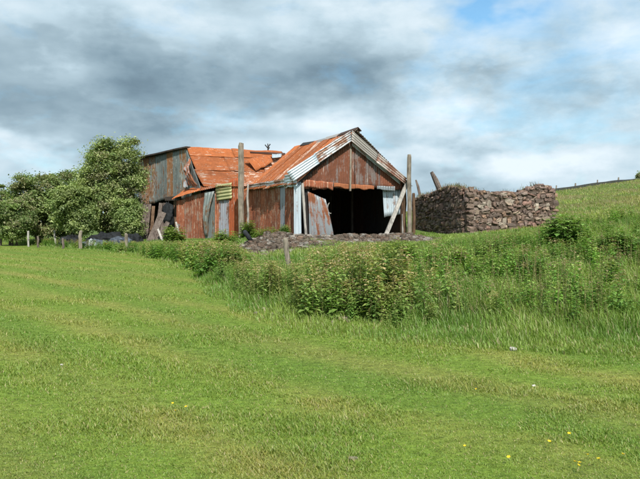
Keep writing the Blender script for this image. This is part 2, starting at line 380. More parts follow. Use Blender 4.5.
# leafy weeds: stems with pairs of drooping leaves, merged into patches nobody could count
def weed_template(seed, height=1.0, npair=11, leaf=.11, bushy=1.0):
    r = np.random.default_rng(seed); V = []; T = []; K = []
    def quad(p, d, up, L, W, k):
        s = np.cross(d, up); s = s/np.linalg.norm(s); b = len(V)
        V.extend([p, p+d*L*.45+s*W, p+d*L-up*L*.25, p+d*L*.45-s*W]); T.extend([[b, b+1, b+2], [b, b+2, b+3]]); K.extend([k]*4)
    ns = 1+int(r.random()*3*bushy)
    for q in range(ns):
        ang = r.random()*6.28; ln = .05+.18*r.random(); off = np.array([math.cos(ang), math.sin(ang), 0])*.05*q
        hh = height*(.75+.3*r.random()) if q else height
        top = off+np.array([math.cos(ang)*ln*hh, math.sin(ang)*ln*hh, hh])
        sd = np.array([-math.sin(ang), math.cos(ang), 0])*.006; b = len(V)
        V.extend([off-sd, off+sd, top+sd*.4, top-sd*.4]); T.extend([[b, b+1, b+2], [b, b+2, b+3]]); K.extend([2]*4)
        for i in range(npair):
            f = .12+.88*i/(npair-1); p = off+(top-off)*f; a0 = i*1.57+r.random()
            for s2 in (0, math.pi):
                a = a0+s2+r.normal(0, .2); sz = leaf*(1.15-.75*f)*(.7+.6*r.random())
                d = np.array([math.cos(a), math.sin(a), .35-.5*r.random()]); d /= np.linalg.norm(d)
                quad(p, d, np.array([0, 0, 1.]), sz*1.3, sz*.36, 0 if f < .85 else 1)
            if f > .6 and r.random() < .7:
                for j in range(2):
                    a = r.random()*6.28; d = np.array([math.cos(a), math.sin(a), -.2]); d /= np.linalg.norm(d)
                    quad(p, d, np.array([0, 0, 1.]), .06, .012, 1)
    return np.array(V), np.array(T), np.array(K)
def weeds(name, x, y, h, pal, seed, tmpl, label, z=None, kind='stuff', cat='weeds', parent=None):
    r = np.random.default_rng(seed); Vs = []; Ts = []; Cs = []; nb = 0
    zz = G(x, y) if z is None else z
    for i in range(len(x)):
        V0, T0, K0 = tmpl[r.integers(len(tmpl))]; a = r.random()*6.28; ca, sa = math.cos(a), math.sin(a)
        wx = h[i]*(.8+.3*r.random())
        V = V0*np.array([wx, wx, h[i]]); V = np.stack([V[:, 0]*ca-V[:, 1]*sa, V[:, 0]*sa+V[:, 1]*ca, V[:, 2]], -1)+np.array([x[i], y[i], zz[i]-.02])
        pc = pal[r.integers(len(pal))]; br = .75+.5*r.random()
        C = np.array([pc[0], pc[1], pc[2]])[K0]*br*np.array([1, 1.06, .85])*(.85+.3*r.random((len(K0)//4, 1)).repeat(4, 0))
        Vs.append(V); Ts.append(T0+nb); Cs.append(C); nb += len(V)
    o = new_mesh(name, np.concatenate(Vs), np.concatenate(Ts), M_leaf, parent, np.concatenate(Cs))
    return tag(o, label, cat, None, kind) if parent is None else o
TM = [weed_template(100+i, 1.0, 9+i, .09+.012*i) for i in range(9)]
TB = [weed_template(200+i, 1.0, 8, .24, 2) for i in range(6)]
NET0 = [((.085, .13, .035), (.14, .15, .06), (.12, .12, .05)), ((.075, .125, .035), (.13, .15, .05), (.1, .12, .05)), ((.12, .145, .05), (.22, .165, .10), (.16, .11, .06)), ((.10, .14, .045), (.17, .13, .09), (.12, .10, .05))]
GRN0 = [((.06, .115, .025), (.1, .14, .04), (.08, .1, .03)), ((.08, .14, .03), (.12, .15, .05), (.1, .12, .04)), ((.05, .095, .024), (.13, .1, .07), (.1, .08, .04))]
br = lambda P_, k: [tuple(tuple(v*k for v in c) for c in p) for p in P_]
NET = br(NET0, 2.15)+[((.22, .25, .09), (.36, .30, .15), (.26, .24, .1))]; GRN = br(GRN0, 2.2)
def region(n, z0, z1, seed, cond, hf, spread=.62):
    x, y, r = scatter(n, z0, z1, 1.0, seed, spread); k = cond(x, y, r) & ~inside_buildings(x, y); x = x[k]; y = y[k]
    h = hf(x, y, r.random(len(x))); h = np.minimum(h, ytop(x, y)-G(x, y)); k = h > .12
    return x[k], y[k], h[k]
# tall nettles and willowherb along the bottom of the bank
pxl = lambda x, y: 320+x/y*F
x, y, h = region(16000, 9, 24, 21, lambda x, y, r: (y-foot(x) > .5+3.2*(fbm(x*.9, y*.9, 3)-.42)) & (pxl(x, y) > 180) & (pxl(x, y) < 470+60*r.random(len(x))) & (r.random(len(x)) < np.where(y-foot(x) < 3.4, .58, .22)*(.25+.75*sstep(185, 260, pxl(x, y)))*(1-.75*sstep(385, 430, pxl(x, y)))*sstep(.3, .5, fbm(x*.9+31, y*.9, 2))) & (rubble_mask(x, y) < .55),
                 lambda x, y, u: (.3+.8*u**1.5)*(.45+.95*fbm(x*1.1, y*1.1, 3))*(.75+.5*sstep(240, 310, pxl(x, y)))*(.5+.5*sstep(-.3, 1.3, y-foot(x)))*(1-.35*sstep(380, 430, pxl(x, y))))
weeds('nettle_patch', x, y, h, NET, 1, TM, 'tall tangled nettles and seeding weeds at the foot of the bank')
# mixed weeds over the rest of the bank
x, y, h = region(15000, 8, 30, 22, lambda x, y, r: (y-foot(x) > .5) & (pxl(x, y) >= 395) & (r.random(len(x)) < (.12+sstep(.43, .62, fbm(x*.6+5, y*.6, 3)))*.75*sstep(.5, 5, y-foot(x))) & (y < 31) & (rubble_mask(x, y) < .5),
                 lambda x, y, u: (.25+.55*u)*(.5+.9*fbm(x*.9+8, y*.9, 2)))
weeds('bank_weeds', x, y, h, br(GRN, 1.1)+NET[1:2], 2, TM+TM[2:]+TB[:3], 'low leafy weeds scattered through grass on the right bank')
x, y, h = region(13000, 18, 52, 23, lambda x, y, r: (y-foot(x) > .3) & (pxl(x, y) < 250) & (r.random(len(x)) < .85) & (rubble_mask(x, y) < .4),
                 lambda x, y, u: (.3+.7*u)*(.6+.8*fbm(x*.8, y*.6, 2)))
weeds('fence_line_weeds', x, y, h, GRN+NET[1:3], 3, TM+TB, 'weeds growing along the old fence line below shed and trees')

x, y, h = region(5000, 20, 30, 29, lambda x, y, r: (rubble_mask(x, y) > .15) & (fbm(x*1.3+4, y*1.3, 2) > .5) & (r.random(len(x)) < .5), lambda x, y, u: (.15+.3*u))
weeds('rubble_weeds', x, y, h, GRN, 9, TB, 'small leafy weeds growing through the rubble before the shed')
# seed heads of grass and rusty dock spikes standing above the growth
def spike_template(seed):
    r = np.random.default_rng(seed); V = []; T = []; K = []; ln = r.normal(0, .12); la = r.normal(0, .08)
    w = .006; V += [[-w, 0, 0], [w, 0, 0], [ln+w*.5, la, 1], [ln-w*.5, la, 1]]; T += [[0, 1, 2], [0, 2, 3]]; K += [2]*4
    for i in range(34):
        f = .5+.5*i/33; a = r.random()*6.28; b = len(V); q = np.array([ln*f, la*f, f]); d = np.array([math.cos(a), math.sin(a), .5])*.035*(1.25-f); e = np.array([-math.sin(a), math.cos(a), .3])*.009
        V += [list(q), list(q+d*.5+e), list(q+d), list(q+d*.5-e)]; T += [[b, b+1, b+2], [b, b+2, b+3]]; K += [1]*4
    return np.array(V), np.array(T), np.array(K)
TS = [spike_template(i) for i in range(6)]
x, y, h = region(2600, 9, 27, 27, lambda x, y, r: (y-foot(x) > .8) & (rubble_mask(x, y) < .4) & (fbm(x*.8+2, y*.8, 2) > .5), lambda x, y, u: (.5+.6*u))
weeds('seeding_docks', x, y, h, [((.1, .15, .04), (.22, .14, .09), (.16, .14, .07)), ((.1, .15, .04), (.36, .30, .19), (.25, .22, .1)), ((.1, .15, .04), (.30, .26, .14), (.2, .2, .09))], 8, TS, 'brown dock spikes and straw seed heads standing above the bank weeds')

# single leafy bushes that stand out of the bank
def bush(px, py, z, hh, ww, n, pal, label, seed, group='leafy bushes on the bank'):
    b = P(px, py, z); r = np.random.default_rng(seed)
    bx, by = b.x, b.y; g0 = gz(bx, by)
    o = empty('bush', (bx, by, g0), label, 'bush', group)
    xs = bx+r.normal(0, ww*.3, n); ys = by+r.normal(0, ww*.25, n); hs = hh*(.45+.6*r.random(n))*np.exp(-.7*((xs-bx)/ww)**2)
    weeds('foliage', xs, ys, hs, pal, seed, TB, None, parent=o)
    m = MB()
    for i in range(5):
        a = r.random()*6.28; V, Fs = tube_geo([(bx, by, g0-.05), (bx+.1*math.cos(a), by+.1*math.sin(a), g0+hh*.3), (bx+ww*.3*math.cos(a), by+ww*.2*math.sin(a), g0+hh*.6)], [.018, .013, .006], 5)
        m.add([list(v) for v in V], Fs)
    m.build('stem', M_bark, o)
DK = [((.075, .14, .036), (.11, .17, .05), (.11, .11, .05)), ((.09, .16, .042), (.13, .19, .06), (.11, .11, .05))]
LT = [((.17, .26, .06), (.24, .31, .08), (.15, .15, .06)), ((.14, .22, .05), (.21, .27, .07), (.15, .15, .06))]
bush(568, 262, 20, 1.25, 1.0, 70, br(DK, 1.7), 'dark leafy bush standing just right of the ruined stone wall end', 31)
bush(615, 280, 17, 1.0, .9, 70, br(DK, 1.6), 'dark spreading bush on the bank near the right edge of the photo', 32)
bush(490, 285, 17, .8, .9, 62, DK+GRN[:1], 'wide dark weed bush on the bank below the middle of the stone wall', 33)
bush(455, 290, 16, .7, .7, 46, GRN, 'rounded weed bush on the bank below the corner of the stone wall', 34)
bush(265, 237, 28.3, .7, 1.0, 46, LT, 'bright green elder bush against the red side wall of the shed', 35)
bush(248, 238, 33.5, 1.0, .6, 36, LT, 'bright green bush at the foot of the thick weathered pole', 36)
bush(284, 238, 27.5, .55, .5, 22, LT+GRN[:1], 'small green bush at the front left corner of the shed', 37)
bush(398, 270, 17, .8, .8, 44, LT, 'pale green leafy bush on the bank below the leaning prop', 38)
bush(222, 247, 27.5, .9, .9, 46, LT, 'green bush left of the pole below the grey and cream wall sheets', 39)
bush(175, 247, 33, 1.2, .8, 40, LT, 'light green bush in front of the leaning boards of the barn', 40)

# ------------------------------------------------------------------ trees
def tree(px, z, ptop, pbot, wpx, label, seed, pal, nclump=95, per=150, leaf=.11, lean=0.0, trunks=3, group='trees beside the barn'):
    r = np.random.default_rng(seed); base = P(px, 240, z); bx, by = base.x, base.y; g0 = gz(bx, by)
    zt = P(px, ptop, z).z; zb = P(px, pbot, z).z; cz = (zt+zb)/2; rz = (zt-zb)/2; rx = wpx/2*z/F; ry = rx*.85
    o = empty('tree', (bx, by, g0), label, 'tree', group)
    cs = []
    while len(cs) < nclump:
        i_ = len(cs)+.5; ph_ = math.acos(1-2*i_/nclump); th_ = 10.166*i_+seed; p = np.array([math.cos(th_)*math.sin(ph_), math.sin(th_)*math.sin(ph_), math.cos(ph_)]); p = p/np.linalg.norm(p, 3); a = math.atan2(p[1], p[0])
        k = (.72+.2*r.random()) if len(cs) % 4 else .3+.3*r.random(); lob = .95+.06*math.sin(a*3+seed)+.05*math.sin(p[2]*6+a*2+seed*2)
        q = p*k*lob
        cs.append([bx+q[0]*rx+lean*q[2]*rx, by+q[1]*ry, cz+q[2]*rz])
    cs = np.array(cs); nl = nclump*per
    per = int(per*2.3); nl = nclump*per; leaf = leaf*.66; ci = r.integers(0, nclump, nl); cr = (.26+.34*r.random(nclump))*(rx/2.6)**.5
    L = cs[ci]+r.normal(0, 1, (nl, 3))*cr[ci][:, None]*np.array([1, 1, .62])*.62
    L[:, 2] = np.maximum(L[:, 2], G(L[:, 0], L[:, 1])+.1)
    out = L-np.array([bx, by, cz]); out /= np.linalg.norm(out, axis=1)[:, None]+1e-6
    nrm = out*.5+np.array([0, 0, .6])+r.normal(0, .55, (nl, 3)); nrm /= np.linalg.norm(nrm, axis=1)[:, None]
    d = np.cross(nrm, r.normal(0, 1, (nl, 3))); d /= np.linalg.norm(d, axis=1)[:, None]; s = np.cross(nrm, d)
    sz = (leaf*(.6+.8*r.random(nl)))[:, None]
    V = np.stack([L-d*sz, L+s*sz*.5+nrm*sz*.15, L+d*sz-nrm*sz*.2, L-s*sz*.5+nrm*sz*.15], 1).reshape(-1, 3)
    b = (np.arange(nl)*4)[:, None]; T = np.concatenate([b+np.array([0, 1, 2]), b+np.array([0, 2, 3])], 1).reshape(-1, 3)
    pal = np.array(pal); cc = (.75+.5*r.random(nclump))
    C = pal[(r.integers(0, len(pal), nclump)[ci]+(r.random(nl) < .35)*r.integers(0, len(pal), nl)) % len(pal)]*cc[ci][:, None]*(.8+.4*r.random((nl, 1)))
    new_mesh('crown', V, T, M_leaf, o, np.repeat(C, 4, 0))
    m = MB()
    R0 = .06+.018*rz
    tips = cs[r.permutation(nclump)[:26]]
    for q in range(trunks):
        a = q*2.1+seed; f = Vector((bx+.25*math.cos(a)*(q > 0), by+.2*math.sin(a)*(q > 0), g0-.15))
        mid = Vector((bx+rx*.22*math.cos(a), by+ry*.22*math.sin(a), g0+(cz-g0)*.6)); top = Vector((bx+rx*.3*math.cos(a)+lean*rx*.4, by+ry*.3*math.sin(a), cz+rz*.35))
        V, Fs = tube_geo([f, f.lerp(mid, .5)+Vector((.06, .03, 0)), mid, top], [R0, R0*.85, R0*.65, R0*.25], 8, .12); m.add([list(v) for v in V], Fs)
        for t in tips[q::trunks]:
            t = Vector(t); s0 = f.lerp(mid, .55+.45*r.random()) if t.z < cz else mid.lerp(top, r.random()*.8)
            h_ = s0.lerp(t, .5)+Vector((r.normal(0, .12), r.normal(0, .12), .15))
            V, Fs = tube_geo([s0, h_, t], [R0*.35, R0*.22, R0*.08], 5); m.add([list(v) for v in V], Fs)
    m.build('trunk', M_bark, o)
PA = [(.26, .33, .11), (.33, .39, .15), (.17, .24, .075), (.26, .26, .13)]
PB = [(.19, .27, .08), (.26, .33, .11), (.25, .25, .12), (.15, .22, .065)]
PC = [(.24, .32, .11), (.31, .38, .14), (.19, .25, .09)]
tree(111, 44, 135, 238, 66, 'tallest tree, pale grey-green, crowding against the left end of the barn', 51, PA, 210, 130, .115, .12)
tree(128, 42, 196, 240, 30, 'low leafy tree filling the gap under the left end of the barn', 56, PA[:3]+PB[:1], 50, 130, .10)
tree(76, 42, 183, 235, 44, 'rounded light green tree just left of the tallest tree', 52, PA[:3]+PB[1:2], 75, 150, .115)
tree(66, 50, 167, 244, 46, 'darker tree rising behind the rounded light green tree', 53, PB+PC[:1], 80, 140, .12)
tree(38, 46, 171, 239, 58, 'dark bushy tree in the middle of the row left of the barn', 54, PB, 110, 150, .12)
tree(12, 43, 199, 240, 44, 'low dark hawthorn with drooping crown near the left edge', 55, PB, 80, 140, .11)
tree(-3, 58, 183, 240, 30, 'far dark tree cut by the left edge of the photo', 57, PB, 60, 130, .13)
tree(-50, 52, 178, 240, 60, 'tree of the hedgerow standing outside the left edge', 58, PB, 70, 110, .13)
tree(643, 60, 172, 181, 14, 'small shrubby tree on the hill crest at the right edge', 59, PB, 18, 60, .12, group=None)

# ------------------------------------------------------------------ corrugated shed
gA = Vector((-1.03, 30, 0)); gd = Vector((-.405, .914, 0)).normalized(); gg = Vector((.914, .405, 0)).normalized()
W, Ln = 5.95, 7.7; ZE = 3.57; ZR = 6.1; ZG = .72
def Sp(w, t, z): p = gA + gg*w + gd*t; return Vector((p.x, p.y, z))
def Fr(px, py, t=0.0): return hit(px, py, Sp(0, t, 0), gd)
def Sd(px, py, w=0.0): return hit(px, py, Sp(w, 0, 0), gg)
def rake(w): return ZE+(ZR-ZE)*w/(W/2) if w < W/2 else ZR-(ZR-(ZE+.08))*(w-W/2)/(W/2)
shed = empty('shed', Sp(W/2, Ln/2, ZG), 'rusty corrugated iron shed with a gable front and dark open doorway', 'shed')
# left roof slope
nR = 9; t0 = -.3
edges = np.linspace(t0, Ln+.15, nR+1)
for i in range(nR):
    a, b = edges[i]-.03, edges[i+1]+.05; dz = .012*(i % 2)+random.uniform(0, .02); ev = -.22+random.uniform(-.06, .05)
    sg = -.07*math.sin(math.pi*(i+.5)/nR)*1.3
    sheet('roof_sheet', shed, Sp(ev, b, rake(ev)+dz), Sp(ev, a, rake(ev)+dz), Sp(W/2, a, ZR+dz+sg*.5), Sp(W/2, b, ZR+dz+sg*.5+random.uniform(-.03, .02)), M_roof2 if i in (0, 1, 4) else M_roof, 'v', .16, .024, .03, .05)
for i in range(5):
    a = t0+i*(Ln+.4)/5-.02; b = t0+(i+1)*(Ln+.4)/5+.04; ev = W+.12
    sheet('roof_sheet', shed, Sp(W/2, a, ZR-.12), Sp(W/2, b, ZR-.12), Sp(ev, b, rake(W)-.26), Sp(ev, a, rake(W)-.26), M_barge, 'u', .14, .016, .03)
# ridge cap in lengths, one of them lifted
for i, (a, b, up) in enumerate([(-.35, 1.6, .0), (1.75, 3.3, .03), (3.2, 4.6, .0), (4.9, 6.6, .06)]):
    m = MB(); V = []
    for t in np.linspace(a, b, 6):
        for (w, z) in ((-.2, -.14), (-.08, -.03), (0, .035), (.08, -.03), (.2, -.14), (.19, -.16), (0, .01), (-.19, -.16)):
            V.append(list(Sp(W/2+w, t, ZR+z+.03+up*(t-a)/(b-a)-.07*math.sin(math.pi*max(t, 0)/Ln))))
    Fs = [[j*8+k, j*8+(k+1) % 8, j*8+8+(k+1) % 8, j*8+8+k] for j in range(5) for k in range(8)]
    m.add(V, Fs+[[7, 6, 5, 4, 3, 2, 1, 0], [40+k for k in range(8)]]); m.build('ridge_cap', M_dark if i in (0, 3) else M_barge, shed)
# side wall, facing left
cols = np.linspace(0.12, Ln, 11)
for i in range(10):
    a, b = cols[i]-.03, cols[i+1]+.03
    sheet('wall_sheet', shed, Sp(-.012*(i % 2), b, ZG-.45), Sp(-.012*(i % 2), a, ZG-.45), Sp(-.012*(i % 2), a, ZE-.12), Sp(-.012*(i % 2), b, ZE-.12-random.uniform(0, .06)), M_lilac if i == 2 else M_red, 'v', .15, .016, .02, .0)
# fascia sheets lying along the eave
sheet('fascia_sheet', shed, Sd(249, 190.5, -.08), Sd(268, 188, -.08), Sd(268, 181.5, -.08), Sd(249, 184.5, -.08), M_barge, 'u', .13, .02, .04, .03)
sheet('fascia_sheet', shed, Sd(266, 188.5, -.12), Sd(287, 186, -.12), Sd(287, 178, -.12), Sd(266, 181.5, -.12), M_galvr, 'u', .13, .02, .04, .03)
sheet('fascia_sheet', shed, Sd(284, 188, -.16), Sd(297.5, 186.5, -.16), Sd(296, 174, -.16), Sd(284, 175, -.16), M_galv, 'u', .14, .02, .05, .04)
# gable cladding
def zat(px, py): return Fr(px, py).z
ws = [.3, .75, 1.42, 2.1, 2.90, 2.98, 3.72, 4.4, 5.0, 5.62]
for i in range(len(ws)-1):
    a, b = ws[i], ws[i+1]
    if i == 4: continue
    bot = zat(318, 189.6) if i < 2 else zat(345, 188)+random.uniform(-.03, .04)
    off = -.02-.012*(i % 2); lo = .24
    sheet('gable_sheet', shed, Sp(a-.03, off, bot), Sp(b+.03, off, bot+.02), Sp(b+.03, off, max(rake(b)-lo, bot+.1)), Sp(a-.03, off, max(rake(a)-lo, bot+.1)), M_gable, 'v', .13, .016, .02, .05)
# a rust-brown strip nailed along the foot of the gable
sheet('lintel_sheet', shed, Fr(303, 187.5, -.06), Fr(333, 189.5, -.06), Fr(333, 182.5, -.06), Fr(303, 179.5, -.06), M_red, 'v', .14, .015, .03, .07)
sheet('lintel_sheet', shed, Fr(334, 187, -.06), Fr(349, 188.5, -.06), Fr(349, 184.5, -.06), Fr(334, 182.5, -.06), M_leanm, 'v', .14, .012, .02, .05)
sheet('lintel_sheet', shed, Fr(351, 188.5, -.06), Fr(374, 190, -.06), Fr(374, 185.5, -.06), Fr(351, 184.0, -.06), M_leanm, 'v', .14, .012, .02, .05)
sheet('lintel_sheet', shed, Fr(377, 190, -.05), Fr(395, 190.5, -.05), Fr(395, 186.5, -.05), Fr(377, 186, -.05), M_leanm, 'v', .14, .012, .02, .06)
plank('gable_post', Fr(350.2, 191, -.05), Fr(350.8, 146, -.05), .09, .05, M_pole, shed, gg)
plank('lintel_beam', Sp(.25, .12, 3.33), Sp(W-.15, .12, 3.38), .16, .12, M_darkwood, shed, (0, 0, 1))
plank('rafter', Sp(.0, .02, ZE-.22), Sp(W/2, .02, ZR-.22), .14, .08, M_darkwood, shed, (0, 0, 1))
plank('rafter', Sp(W/2, .02, ZR-.22), Sp(W, .02, ZE-.16), .14, .08, M_darkwood, shed, (0, 0, 1))
# barge sheets laid along the rakes
tf = -.34
sheet('barge_sheet', shed, Fr(293.6, 181.5, tf-.05), Fr(319.5, 163.5, tf-.05), Fr(315, 153.8, tf-.05), Fr(286.8, 172, tf-.05), M_galv, 'u', .11, .022, .02, .0)
sheet('barge_sheet', shed, Fr(318, 164, tf), Fr(351.5, 141.3, tf), Fr(350.5, 131, tf), Fr(313.5, 154, tf), M_galvr, 'u', .11, .022, .02, .0)
sheet('barge_sheet', shed, Fr(351.3, 141.3, tf), Fr(378, 163.3, tf), Fr(380, 155.3, tf), Fr(352, 130.5, tf), M_barge, 'u', .11, .022, .02, .0)
sheet('barge_sheet', shed, Fr(376, 162.3, tf-.03), Fr(404.5, 184, tf-.03), Fr(407, 178, tf-.03), Fr(378.5, 153.5, tf-.03), M_barge, 'u', .11, .022, .02, .0)
sheet('barge_sheet', shed, Fr(352, 146.0, tf+.14), Fr(400, 184.5, tf+.14), Fr(401, 181, tf+.14), Fr(352, 141.0, tf+.14), M_galvr, 'u', .11, .012, .01, .0)
# front corners and jambs
sheet('wall_sheet', shed, Fr(294, 246, -.03), Fr(301.5, 246, -.03), Fr(301, 182, -.03), Fr(293.8, 182, -.03), M_galv, 'v', .15, .012, .02)
plank('corner_post', Sp(.06, .08, ZG-.4), Sp(.06, .08, ZE), .14, .12, M_darkwood, shed, gg)
plank('door_post', Fr(306.6, 246, -.05), Fr(302.2, 183, -.05), .11, .08, M_palewood, shed, gg)
sheet('door_sheet', shed, Fr(309, 246, .03), Fr(335.5, 246, .03), Fr(326, 199.5, .0), Fr(307.5, 191.5, .0), M_leanm, 'v', .16, .016, .05, .04, .1)
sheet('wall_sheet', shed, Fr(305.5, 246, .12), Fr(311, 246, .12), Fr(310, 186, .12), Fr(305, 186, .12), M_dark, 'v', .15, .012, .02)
plank('door_post', Sp(W-.22, .1, ZG-.4), Sp(W-.2, .1, 3.4), .16, .14, M_brownwood, shed, gg)
plank('door_post', Fr(402.8, 246, .0), Fr(402.4, 214, .0), .07, .06, M_palewood, shed, gg)
sheet('hanging_sheet', shed, Fr(384.3, 217, .22), Fr(403.8, 214, .22), Fr(403.3, 188, .30), Fr(382.3, 188, .30), M_galv, 'v', .13, .018, .05, .06)
# the loop of pale wire in the doorway
tube('wire_loop', [Fr(330.5+2.9*math.cos(a), 208-5.5*math.sin(a)*1.0, .1) for a in np.linspace(1.9, 4.9, 9)], [.022]*9, M_palewood, shed, 6)
# back, right wall, inside frame
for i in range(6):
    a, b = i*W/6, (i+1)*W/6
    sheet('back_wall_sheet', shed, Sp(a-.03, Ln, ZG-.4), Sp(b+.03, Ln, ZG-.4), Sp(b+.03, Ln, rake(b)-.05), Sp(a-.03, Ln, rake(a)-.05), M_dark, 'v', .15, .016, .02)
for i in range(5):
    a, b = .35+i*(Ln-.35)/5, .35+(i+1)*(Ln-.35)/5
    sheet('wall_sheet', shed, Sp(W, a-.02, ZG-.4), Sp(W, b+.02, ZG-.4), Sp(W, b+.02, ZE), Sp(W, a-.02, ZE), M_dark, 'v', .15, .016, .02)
for i, (w, t) in enumerate([(1.9, 5.0), (4.0, 5.0), (2.6, 6.9), (4.6, 3.5)]):
    tube('roof_post', [Sp(w, t, ZG-.3), Sp(w, t, 3.6)], [.08, .07], M_darkwood, shed)
for t in (2.4, 5.0):
    plank('tie_beam', Sp(.05, t, 3.45), Sp(W-.05, t, 3.5), .14, .1, M_darkwood, shed, (0, 0, 1))
# leaning prop: its own thing
tag(plank('wooden_prop', Fr(383.5, 241, -.75), Fr(407, 183, -.2), .2, .09, M_palewood, None, gg), 'pale plank leaning diagonally across the right side of the shed doorway', 'plank')

# ------------------------------------------------------------------ poles
def pole(px, ptop, z, r0, r1, mat, label, lean=0.0, cat='pole', name='wooden_pole', group=None):
    b = P(px, 235, z); g0 = gz(b.x, b.y)-.3; t = P(px+lean, ptop, z)
    pts = [Vector((b.x, b.y, g0)).lerp(t, f) for f in (0, .25, .5, .75, .97, 1)]
    for i in (1, 2, 3, 4): pts[i] = pts[i] + Vector((random.uniform(-.035, .035), 0, 0))
    o = tube(name, pts, [r0, r0*.97, (r0+r1)/2, r1*1.05, r1, r1*.8], mat, None, 12, .06)
    return tag(o, label, cat, group)
pole(241.5, 143, 35.2, .165, .15, M_pole, 'tall thick weathered pole standing against the red wall between barn and shed')
pole(409.3, 154.5, 31.9, .12, .1, M_pole, 'tall slim pale pole at the right corner of the shed')
pole(404.6, 190, 32.3, .09, .08, M_brownwood, 'short brown post tight against the shed corner, left of the slim pole', name='wooden_post', cat='post')
pole(413.6, 193, 33.5, .09, .08, M_brownwood, 'short brown post just right of the slim pole, before the dark stone wall', name='wooden_post', cat='post')
pole(247.6, 184, 36.2, .06, .055, M_palewood, 'thin white-flecked post just right of the thick weathered pole', name='wooden_post', cat='post')

# ------------------------------------------------------------------ tall barn
barn = empty('barn', (-7.5, 44, .6), 'taller tumbledown barn of rusty corrugated iron, grey end wall and orange roof', 'barn')
C0 = Vector((-9.14, 44, 6.69)); RL = 6.9; drop = 2.86
D0 = P(138, 159.5, 49)
def Br(s, q):                                     # s along the ridge, q 0..1 down the slope
    p = C0 + gg*s - gd*(4.05*q); return Vector((p.x, p.y, 6.69-drop*q))
# main roof: courses of sheets laid sideways
rows = [(0, .24, .05), (.22, .6, .025), (.58, 1.0, 0.0)]
for j, (qa, qb, up) in enumerate(rows):
    cuts = [0, 3.2, RL] if j != 1 else [0, 2.4, 4.9, RL]
    for i in range(len(cuts)-1):
        a, b = cuts[i]-(.0 if i == 0 else .05), cuts[i+1]+.05; u = Vector((0, 0, up+.015*i))
        sheet('roof_sheet', barn, Br(a+.1*j*(i == 0), qb)+u, Br(b, qb)+u, Br(b, qa)+u, Br(a, qa)+u, M_roof if (j < 2 and i < 2) or (j == 2 and i == 0) else M_roof2, 'u', .17, .026, .06, .05)
# lifted torn sheets near the valley
def Bp(px, py, up): 
    n = (Br(1, 0)-Br(0, 0)).cross(Br(0, 0)-Br(0, 1)).normalized(); return hit(px, py, Br(0, 0)+n*up, n)
sheet('torn_sheet', barn, Bp(256, 171, .12), Bp(273, 162, .35), Bp(269, 155.5, .3), Bp(245, 159, .42), M_roof, 'v', .14, .02, .06, .05, .08)
sheet('torn_sheet', barn, Bp(250, 153.5, .5), Bp(285, 155.5, .3), Bp(285, 153, .35), Bp(249.5, 151.3, .62), M_dark, 'u', .14, .02, .06, .04, .06)
sheet('torn_sheet', barn, Bp(272, 158, .45), Bp(281, 157, .4), Bp(282, 153.4, .4), Bp(272, 154, .45), M_galv, 'v', .14, .015, .06, .08)
# rusted iron stalk on the ridge
m = MB(); q = P(267.5, 153, 46.8); 
V, Fs = tube_geo([q-Vector((0, 0, .1)), q+Vector((.05, 0, .35)), q+Vector((.02, 0, .68))], [.07, .05, .03], 6); m.add([list(v) for v in V], Fs)
for (dx, dz, l) in ((-.18, .4, .2), (.2, .5, .15), (.14, .3, .12)):
    V, Fs = tube_geo([q+Vector((.04, 0, dz-.08)), q+Vector((dx, .03, dz+l))], [.035, .04], 6); m.add([list(v) for v in V], Fs)
m.build('vent_pipe', M_dark, barn)
# end wall of grey-green sheets, facing left
nE = 8
for i in range(nE):
    a, b = i/nE, (i+1)/nE; A_ = C0.lerp(D0, a-.004); B_ = C0.lerp(D0, b+.006)
    za = 3.2 if a < .45 else 2.95-.1*(a > .8); hb = 3.2 if b < .45 else P(165-27*(b-.45)/.55, 201+6*(b-.45)/.55, 47).z
    ha = 3.2 if a < .45 else P(165-27*(a-.45)/.55, 201+6*(a-.45)/.55, 47).z
    off = Vector((-.6, -.8, 0))*(.015*(i % 2))
    sheet('end_wall_sheet', barn, Vector((B_.x, B_.y, hb))+off, Vector((A_.x, A_.y, ha))+off, A_+off, B_+off, M_grey, 'v', .17, .022, .05, .05)
# overhanging dark verge along the end wall
plank('verge', C0+Vector((.15, -.12, .03)), D0+Vector((-.25, -.1, .03)), .34, .1, M_darkwood, barn, (-.6, -.8, 0))
# far slope and far walls
Fb = C0+gg*RL+gd*5.5
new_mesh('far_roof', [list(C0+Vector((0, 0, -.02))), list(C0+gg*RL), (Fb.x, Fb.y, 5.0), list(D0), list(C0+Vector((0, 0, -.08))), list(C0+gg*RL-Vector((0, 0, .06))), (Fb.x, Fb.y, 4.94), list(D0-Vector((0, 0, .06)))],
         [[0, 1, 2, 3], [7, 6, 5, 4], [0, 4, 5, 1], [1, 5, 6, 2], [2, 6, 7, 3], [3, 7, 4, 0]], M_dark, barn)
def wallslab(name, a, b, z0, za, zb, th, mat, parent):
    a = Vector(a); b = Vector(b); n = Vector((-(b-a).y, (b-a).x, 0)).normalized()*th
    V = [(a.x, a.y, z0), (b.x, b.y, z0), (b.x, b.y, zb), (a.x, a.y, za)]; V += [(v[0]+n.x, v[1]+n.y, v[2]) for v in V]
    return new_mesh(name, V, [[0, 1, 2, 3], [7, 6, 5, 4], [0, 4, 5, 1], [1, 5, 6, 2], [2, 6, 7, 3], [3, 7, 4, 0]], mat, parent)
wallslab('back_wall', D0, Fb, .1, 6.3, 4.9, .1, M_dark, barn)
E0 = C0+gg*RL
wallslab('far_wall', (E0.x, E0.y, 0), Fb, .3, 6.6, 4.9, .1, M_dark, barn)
wallslab('far_wall', (E0.x, E0.y, 0), (Br(RL, 1).x, Br(RL, 1).y, 0), .3, 6.6, 3.75, .1, M_dark, barn)
